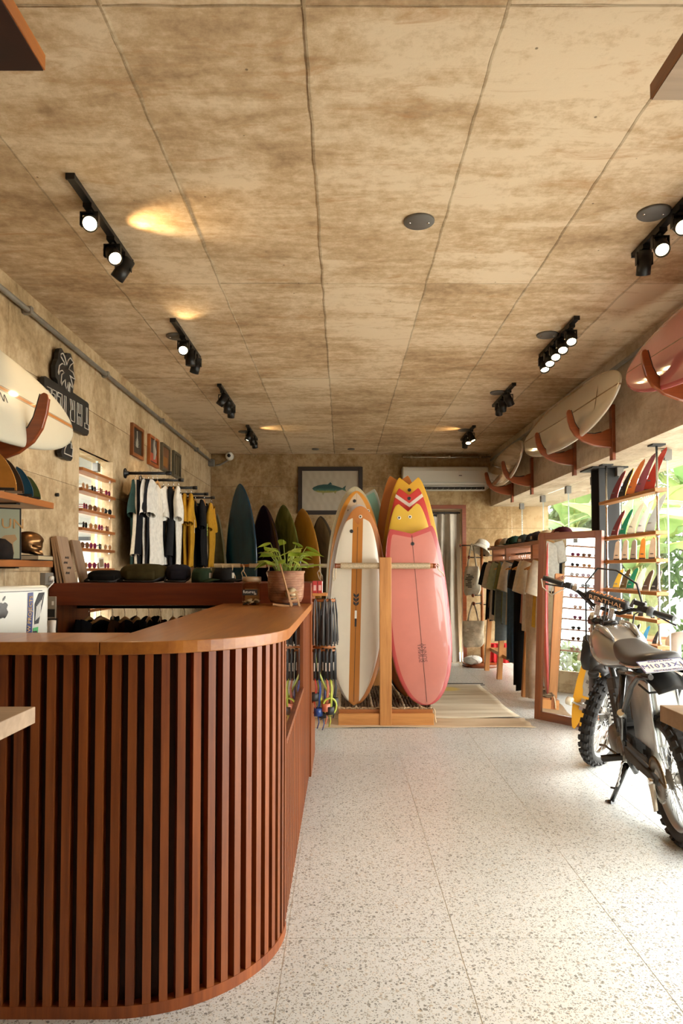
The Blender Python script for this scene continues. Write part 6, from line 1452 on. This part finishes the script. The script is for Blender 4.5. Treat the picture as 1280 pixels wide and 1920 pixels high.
cR, hbR = wheel(mo, 0, .318, .318, .118, I4, .232, 30, .05)
RAKE = rad(28); AX = V((-sin(RAKE), 0, cos(RAKE))); A0 = V((1.325, 0, .345))
F = T4(*A0) @ MX.Rotation(rad(-41), 4, AX) @ T4(*-A0)
cF, hbF = wheel(mo, 1.36, .345, .345, .09, F, .272, 34, .05)
P('brake_disc', B().lathe([(.052, .045), (.125, .045), (.128, .047), (.125, .049), (.052, .049), (.052, .045)], 36, cF @ R4(pi, 'X'), caps=False), CHROME, hbF)
def fk(t, y): return V((1.36, y, .345)) + AX * t
for sy in (-1, 1):
    y = sy * .098
    P('fork_leg', B().tube([fk(-.03, y), fk(.03, y), fk(.34, y)], [.026, .030, .031], 14).merge(B()), M('fork_lower', (.14, .145, .15), .4, .5), mo).data.transform(F)
    P('fork_tube', B().tube([fk(.33, y), fk(.80, y)], [.0205, .0205], 14), M('fork_upper', (.62, .60, .54), .25, .9), mo).data.transform(F)
    P('fork_boot', B().tube([fk(.30 + .02 * k, y) for k in range(10)], [.030 + .007 * (k % 2) for k in range(10)], 14), DUST, mo).data.transform(F)
P('fork_guard', B().tube([fk(.36, .135), fk(.42, .14), fk(.60, .125)], [.040, .046, .040], 16), BLKP, mo).data.transform(F)
for t_ in (.56, .75):
    P('triple_clamp', B().tube([fk(t_, -.12), fk(t_, -.06) + V((-.02, 0, 0)), fk(t_, .06) + V((-.02, 0, 0)), fk(t_, .12)], [.034, .03, .03, .034], 10, flat=.6), FRB, mo).data.transform(F)
P('steering_stem', B().cyl(V((1.36, 0, .345)) + AX * .52 + V((-.05, 0, 0)), V((1.36, 0, .345)) + AX * .80 + V((-.05, 0, 0)), .026), FRB, mo).data.transform(F)
P('front_fender', B().grid(lambda i, j: tuple(V((lerp(1.02, 1.62, i / 12), lerp(-.06, .06, j / 6) * (1 - .3 * abs(i - 5) / 7), .735 - .16 * (lerp(1.02, 1.62, i / 12) - 1.28) ** 2 * 4 - .02 * abs(j - 3) / 3))), 13, 7), BLKP, mo, solid=.004).data.transform(F)
# bars
BC = fk(.86, 0) + V((-.03, 0, 0))
FB = F @ T4(*BC) @ MX.Rotation(rad(3.5), 4, 'X') @ T4(*-BC)
def bp(x, y, z): return BC + V((x, y, z))
bar = P('handlebar', B().tube([bp(-.075, .41, .085), bp(-.05, .27, .08), bp(-.015, .17, .055), bp(0, .09, .005), bp(0, .0, .0), bp(0, -.09, .005), bp(-.015, -.17, .055), bp(-.05, -.27, .08), bp(-.075, -.41, .085)], .0125, 10), FRB, mo)
bar.data.transform(FB)
P('cross_bar', B().cyl(bp(-.012, .165, .055), bp(-.012, -.165, .055), .009), FRB, bar).data.transform(FB)
pad = P('bar_pad', B().bb(-.028, .028, -.135, .135, -.026, .026), M('pad_black', (.014, .012, .011), .6), bar, bevel=.014, seg=3); pad.data.transform(FB @ T4(*bp(-.016, 0, .066)) @ R4(rad(-20), 'Y'))
RT = text('RENTHAL', .052)
RTW = M('pad_lettering', (.72, .42, .22), .5)
mxp = FB @ T4(*bp(-.016, 0, .066)) @ R4(rad(-20), 'Y')
P('pad_lettering', B().merge(RT, T4(-.0287, 0, -.002) @ MX(((0, 0, -1, 0), (-1, 0, 0, 0), (0, 1, 0, 0), (0, 0, 0, 1))) @ MX.Diagonal((.98, .78, 1, 1))), RTW, pad).data.transform(mxp)
P('pad_lettering', B().merge(RT, T4(.002, 0, .0268) @ MX(((0, 1, 0, 0), (-1, 0, 0, 0), (0, 0, 1, 0), (0, 0, 0, 1))) @ MX.Diagonal((.98, .78, 1, 1))), M('pad_lettering_orange', (.60, .20, .05), .5), pad).data.transform(mxp)
for sy in (-1, 1):
    P('grip', B().tube([bp(-.078, sy * .425, .085), bp(-.074, sy * .41, .085), bp(-.058, sy * .30, .081), bp(-.055, sy * .295, .081)], [.017, .0175, .0165, .022], 14), BLKP, bar).data.transform(FB)
    P('lever', B().tube([bp(-.03, sy * .25, .075), bp(.015, sy * .26, .068), bp(.015, sy * .33, .055), bp(-.01, sy * .40, .045), bp(-.014, sy * .43, .043)], [.007, .008, .0065, .005, .008], 7, flat=.6), BLK if sy < 0 else FRB, bar).data.transform(FB)
    P('switch_block', B().bb(-.02, .02, -.022, .022, -.018, .022), BLKP, bar, bevel=.005).data.transform(FB @ T4(*bp(-.047, sy * .255, .08)))
    P('lever_clamp', B().bb(-.014, .022, -.018, .018, -.012, .016), CHROME if sy > 0 else BLKP, bar, bevel=.004).data.transform(FB @ T4(*bp(-.035, sy * .215, .075)))
P('brake_reservoir', B().bb(-.02, .02, -.035, .035, -.012, .018), BLKP, bar, bevel=.005).data.transform(FB @ T4(*bp(-.02, -.20, .10)))
P('throttle_drum', B().cyl((0, .018, 0), (0, -.018, 0), .030), M('throttle_grey', (.10, .105, .11), .4), bar).data.transform(FB @ T4(*bp(-.055, -.285, .081)))
def Fp(p): return F @ p
P('cable', B().tube([FB @ bp(-.04, -.23, .09), FB @ bp(.03, -.13, .21), FB @ bp(.05, .02, .255), FB @ bp(.05, .14, .235), FB @ bp(.04, .185, .12), V((1.02, .12, .92)), V((.93, .09, .80))], .0062, 7), BLKP, mo)
P('cable', B().tube([FB @ bp(-.035, .20, .06), FB @ bp(.02, .12, .0), FB @ bp(.03, .03, -.06), V((1.0, .05, .9)), V((.88, .06, .74))], .005, 6), BLKP, mo)
P('cable', B().tube([FB @ bp(-.03, .0, .05), FB @ bp(-.05, -.02, .0), FB @ bp(-.06, -.03, -.10), V((.82, -.02, .98))], .005, 6), BLKP, mo)
P('cable', B().tube([FB @ bp(-.02, -.22, .07), FB @ bp(.05, -.16, .02), F @ fk(.6, -.14), F @ fk(.3, -.13), F @ fk(.05, -.10)], .005, 6), BLKP, mo)
for sy in (-.045, .045): P('bar_riser', B().bb(-.02, .02, -.018, .018, -.05, .018), CHROME, mo, bevel=.004).data.transform(F @ T4(*bp(0, sy, 0)))
P('wire_loop', B().tube([FB @ bp(-.05, .27, .06), FB @ bp(-.07, .34, -.01), FB @ bp(-.06, .42, .02), FB @ bp(-.05, .45, .07)], .004, 6), M('wire_cream', (.6, .52, .4), .5), bar)
# frame
def tb_(name, pts, r, m=FRB): return P(name, B().tube(pts, r, 10), m, mo)
tb_('frame_tube', [(1.02, 0, .90), (.70, 0, .84), (.36, 0, .79)], .022); tb_('frame_tube', [(1.04, 0, .84), (.86, 0, .55), (.78, 0, .30), (.70, 0, .235), (.42, 0, .225)], .020)
for sy in (-1, 1):
    tb_('seat_tube', [(.36, sy * .09, .80), (.40, sy * .115, .62), (.43, sy * .12, .44), (.40, sy * .11, .30), (.42, sy * .08, .235)], .0165)
    tb_('subframe_tube', [(.38, sy * .10, .80), (.15, sy * .115, .83), (-.16, sy * .10, .855)], .0135)
    tb_('subframe_stay', [(.42, sy * .12, .42), (.30, sy * .13, .60), (.10, sy * .125, .77), (-.02, sy * .12, .835), (-.12, sy * .09, .85)], .0145)
    tb_('passenger_bracket', [(.32, sy * .132, .575), (.29, sy * .15, .60)], .02, CHROME)
    P('swingarm', B().add([(.40, sy * .115 - .018, .32), (.40, sy * .115 + .018, .32), (.40, sy * .115 + .018, .39), (.40, sy * .115 - .018, .39), (-.03, sy * .095 - .012, .298), (-.03, sy * .095 + .012, .298), (-.03, sy * .095 + .012, .335), (-.03, sy * .095 - .012, .335)], [(0, 1, 2, 3), (7, 6, 5, 4), (0, 4, 5, 1), (1, 5, 6, 2), (2, 6, 7, 3), (3, 7, 4, 0)]), DUST, mo, bevel=.006)
    P('axle_nut', B().cyl((0, sy * .10, .318), (0, sy * .135, .318), .016, n=6), CHROME, mo)
P('chain_guard', B().bb(.02, .36, .118, .124, .40, .425), DUST, mo)
# engine
en = P('crankcase', B().bb(.40, .76, -.095, .095, .24, .43), ENG, mo, bevel=.03, seg=3)
P('clutch_cover', B().lathe([(0, .135), (.085, .13), (.098, .115), (.10, .08)], 32, T4(.66, 0, .35) @ R4(rad(-90), 'X')), ENC, en)
P('flywheel_cover', B().lathe([(0, .13), (.06, .128), (.072, .115), (.075, .08)], 28, T4(.54, 0, .335) @ R4(rad(-90), 'X')), ENC, en)
P('clutch_cover', B().lathe([(0, .135), (.085, .13), (.098, .115), (.10, .08)], 32, T4(.58, 0, .33) @ R4(rad(90), 'X')), ENC, en)
b = B()
for k in range(8): b.box((.66 + k * .006, 0, .45 + k * .024), (.19 - .004 * k, .19, .010), R4(rad(12), 'Y').to_3x3())
b.box((.685, 0, .54), (.165, .165, .22), R4(rad(12), 'Y').to_3x3())
P('cylinder_fin', b, ENG, en)
P('cylinder_head', B().box((.715, 0, .675), (.17, .17, .08), R4(rad(12), 'Y').to_3x3()), ENG, en, bevel=.015)
P('carburettor', B().cyl((.56, 0, .60), (.44, 0, .61), .042).bb(.46, .53, -.035, .035, .50, .58), ENC, en)
P('wiring', B().tube([(.45, .08, .70), (.50, .11, .60), (.46, .10, .50), (.52, .12, .45), (.58, .11, .50)], .012, 7).tube([(.40, .07, .66), (.44, .12, .58), (.50, .12, .54), (.60, .10, .62)], .009, 7), DUST, en)
P('side_panel', B().bb(.02, .36, .055, .075, .44, .80), ALU, mo, bevel=.02, seg=3); P('air_box', B().bb(.04, .35, -.085, .05, .46, .79), ALU, mo, bevel=.02, seg=3)
P('rear_shock', B().tube([(.34, 0, .76), (.30, 0, .60), (.28, 0, .42)], .03, 12), DUST, mo)
# exhaust
P('exhaust_pipe', B().tube([(.78, -.03, .68), (.90, -.06, .60), (.90, -.11, .45), (.74, -.14, .33), (.50, -.15, .36), (.30, -.155, .48), (.20, -.16, .55)], .022, 12), M('exhaust_steel', (.40, .36, .30), .35, .95), mo)
mu = P('silencer', B().tube([(.24, -.16, .50), (.20, -.162, .53), (.17, -.165, .555), (-.06, -.175, .73), (-.10, -.177, .76), (-.155, -.18, .80)], [.028, .05, .062, .064, .060, .036], 22), M('silencer_steel', (.66, .66, .64), .2, 1), mo)
P('silencer_tip', B().tube([(-.145, -.18, .793), (-.185, -.181, .822)], [.032, .030], 20, caps=False).tube([(-.185, -.181, .822), (-.15, -.18, .797)], [.022, .022], 20), CHROME, mu); P('silencer_bore', B().cyl((-.16, -.18, .805), (-.178, -.181, .817), .021), BLKP, mu)
P('silencer_strap', B().tube([(.02, -.172, .668), (-.005, -.173, .687)], [.067, .067], 22), CHROME, mu)
# tank, seat, plate
def loft(rows, n=28, e=.62):
    b = B()
    def f(i, k):
        x, zt, zb, hw = rows[i]; a = 2 * pi * k / n; ca, sa = cos(a), sin(a)
        zc = (zt + zb) / 2; return (x, hw * math.copysign(abs(ca) ** e, ca), zc + (zt - zb) / 2 * math.copysign(abs(sa) ** e, sa))
    b.grid(f, len(rows), n, cv=True); b.f += [list(range(n)), [(len(rows) - 1) * n + k for k in range(n)]]; b.m += [0, 0]; b.s += [True, True]; return b
P('fuel_tank', loft([(.945, .94, .88, .05), (.935, .98, .84, .095), (.90, 1.005, .80, .128), (.84, 1.02, .775, .148), (.76, 1.018, .77, .155), (.66, 1.0, .775, .150), (.57, .97, .785, .132), (.48, .935, .80, .105), (.40, .91, .82, .085), (.36, .90, .83, .06)], 32, .72), TANK, mo, sub=1)
for sy in (-1, 1): P('tank_ridge', B().tube([(.92, sy * .075, .985), (.80, sy * .085, 1.012), (.66, sy * .082, 1.0), (.54, sy * .072, .965)], [.010, .022, .022, .008], 8), TANK, mo)
P('tank_cap', B().lathe([(0, .022), (.036, .020), (.042, .012), (.044, 0)], 24, T4(.85, 0, 1.018)), BLK, mo)
P('seat', loft([(.60, .955, .90, .05), (.56, .965, .86, .085), (.46, .945, .84, .10), (.30, .925, .84, .112), (.16, .925, .85, .118), (.04, .945, .86, .115), (-.035, .955, .875, .10), (-.075, .945, .89, .07)], 28, .66), SEATM, mo, sub=1)
P('seat_trim', B().tube([(.30, .113, .862), (.14, .121, .868), (.02, .117, .878), (-.055, .095, .89), (-.085, .04, .897), (-.085, -.04, .897), (-.055, -.095, .89), (.02, -.117, .878), (.14, -.121, .868)], .007, 8), CHROME, mo)
P('rear_fender', B().grid(lambda i, j: (lerp(.10, -.19, i / 8), lerp(-.085, .085, j / 6), .845 - .05 * (i / 8) ** 2 - .018 * abs(j - 3) / 3), 9, 7), BLKP, mo, solid=.005)
pm = T4(-.165, .035, .905) @ R4(rad(-90), 'Z') @ R4(rad(14), 'X')
npl = P('number_plate', B().bb(-.105, .105, -.07, .07, 0, .002), M('plate_white', (.78, .77, .73), .4), mo); npl.data.transform(pm)
PBL = M('plate_blue', (.04, .06, .26), .5)
P('plate_border', B().bb(-.105, .105, -.07, -.066, .002, .003).bb(-.105, .105, .066, .07, .002, .003).bb(-.105, -.101, -.066, .066, .002, .003).bb(.101, .105, -.066, .066, .002, .003), PBL, npl).data.transform(pm)
[P('plate_number', B().merge(text(c_, .052), T4(x_, -.002, .0024) @ MX.Diagonal((.86, 1.25, 1, 1))), PBL, npl).data.transform(pm) for c_, x_ in (('M', -.082), ('1', -.054), ('0', -.030), ('3', -.003), ('3', .022), ('X', .054), ('J', .080))]
P('plate_heading', B().merge(text('COSTA RICA', .020), T4(0, .052, .0024)), PBL, npl).data.transform(pm); P('plate_footer', B().merge(text('CENTROAMERICA', .016), T4(0, -.054, .0024)), PBL, npl).data.transform(pm)
P('plate_bracket', B().bb(-.05, .05, -.02, .09, -.012, -.001), BLKP, mo).data.transform(pm)
P('tail_bracket', B().tube([(-.02, .12, .80), (-.10, .10, .77), (-.10, .02, .77)], .006, 6), BLKP, mo)
# chain, sprocket, stand, pegs
sp_ = P('sprocket', B().lathe([(.055, .086), (.100, .086), (.104, .089), (.100, .092), (.055, .092), (.055, .086)], 44, T4(0, 0, .318) @ R4(rad(-90), 'X'), caps=False), ENC, mo)
b = B()
for k in range(44): b.merge(B().box((.106, 0, 0), (.010, .006, .005)), T4(0, .089, .318) @ R4(2 * pi * k / 44, 'Y'))
P('sprocket_teeth', b, ENC, sp_)
pts = [V((.44 + .032 * cos(a), .089, .345 + .032 * sin(a))) for a in [rad(-90 + 20 * k) for k in range(10)]] + [V((-.108 * cos(a - pi / 2), .089, .318 + .108 * sin(pi - (a - pi / 2)))) for a in [rad(90 + 12 * k) for k in range(16)]]
full = []
for k in range(len(pts)):
    a, c_ = pts[k], pts[(k + 1) % len(pts)]; m_ = max(1, int((c_ - a).length / .0075))
    for q in range(m_): full.append(a.lerp(c_, q / m_))
P('chain', B().tube(full, [.0085 + .0025 * (k % 2) for k in range(len(full))], 6, closed=True, flat=.7), M('chain_rust', (.16, .10, .045), .6, .6, var=.4, vs=50), mo)
P('side_stand', B().tube([(.46, .115, .27), (.52, .16, .14), (.57, .203, .03)], [.017, .014, .013], 10).cyl((.555, .195, .032), (.60, .222, .024), .017, .012).cyl((.535, .165, .115), (.55, .20, .12), .006), FRB, mo)
P('stand_spring', B().tube([(.46 + .010 * k * .5, .13 + .004 * k + .006 * (k % 2), .29 - .017 * k) for k in range(10)], .006, 5), CHROME, mo)
for sy in (-1, 1):
    P('foot_peg', B().bb(-.022, .022, -.055, .055, -.010, .010).bb(-.026, -.020, -.055, .055, .008, .018).bb(.020, .026, -.055, .055, .008, .018), DUST, mo, bevel=.002, loc=(.46, sy * .19, .31), rot=(0, 0, 0))
P('gear_lever', B().tube([(.50, .13, .30), (.60, .15, .31), (.68, .17, .325), (.69, .20, .33)], .007, 7), ENC, mo)
P('chain_guide', B().add([(.02, .10, .30), (.10, .10, .31), (.07, .10, .14), (.03, .10, .16), (.02, .11, .30), (.10, .11, .31), (.07, .11, .14), (.03, .11, .16)], [(0, 1, 2, 3), (7, 6, 5, 4), (0, 4, 5, 1), (1, 5, 6, 2), (2, 6, 7, 3), (3, 7, 4, 0)]), M('guide_cream', (.62, .55, .42), .6), mo)
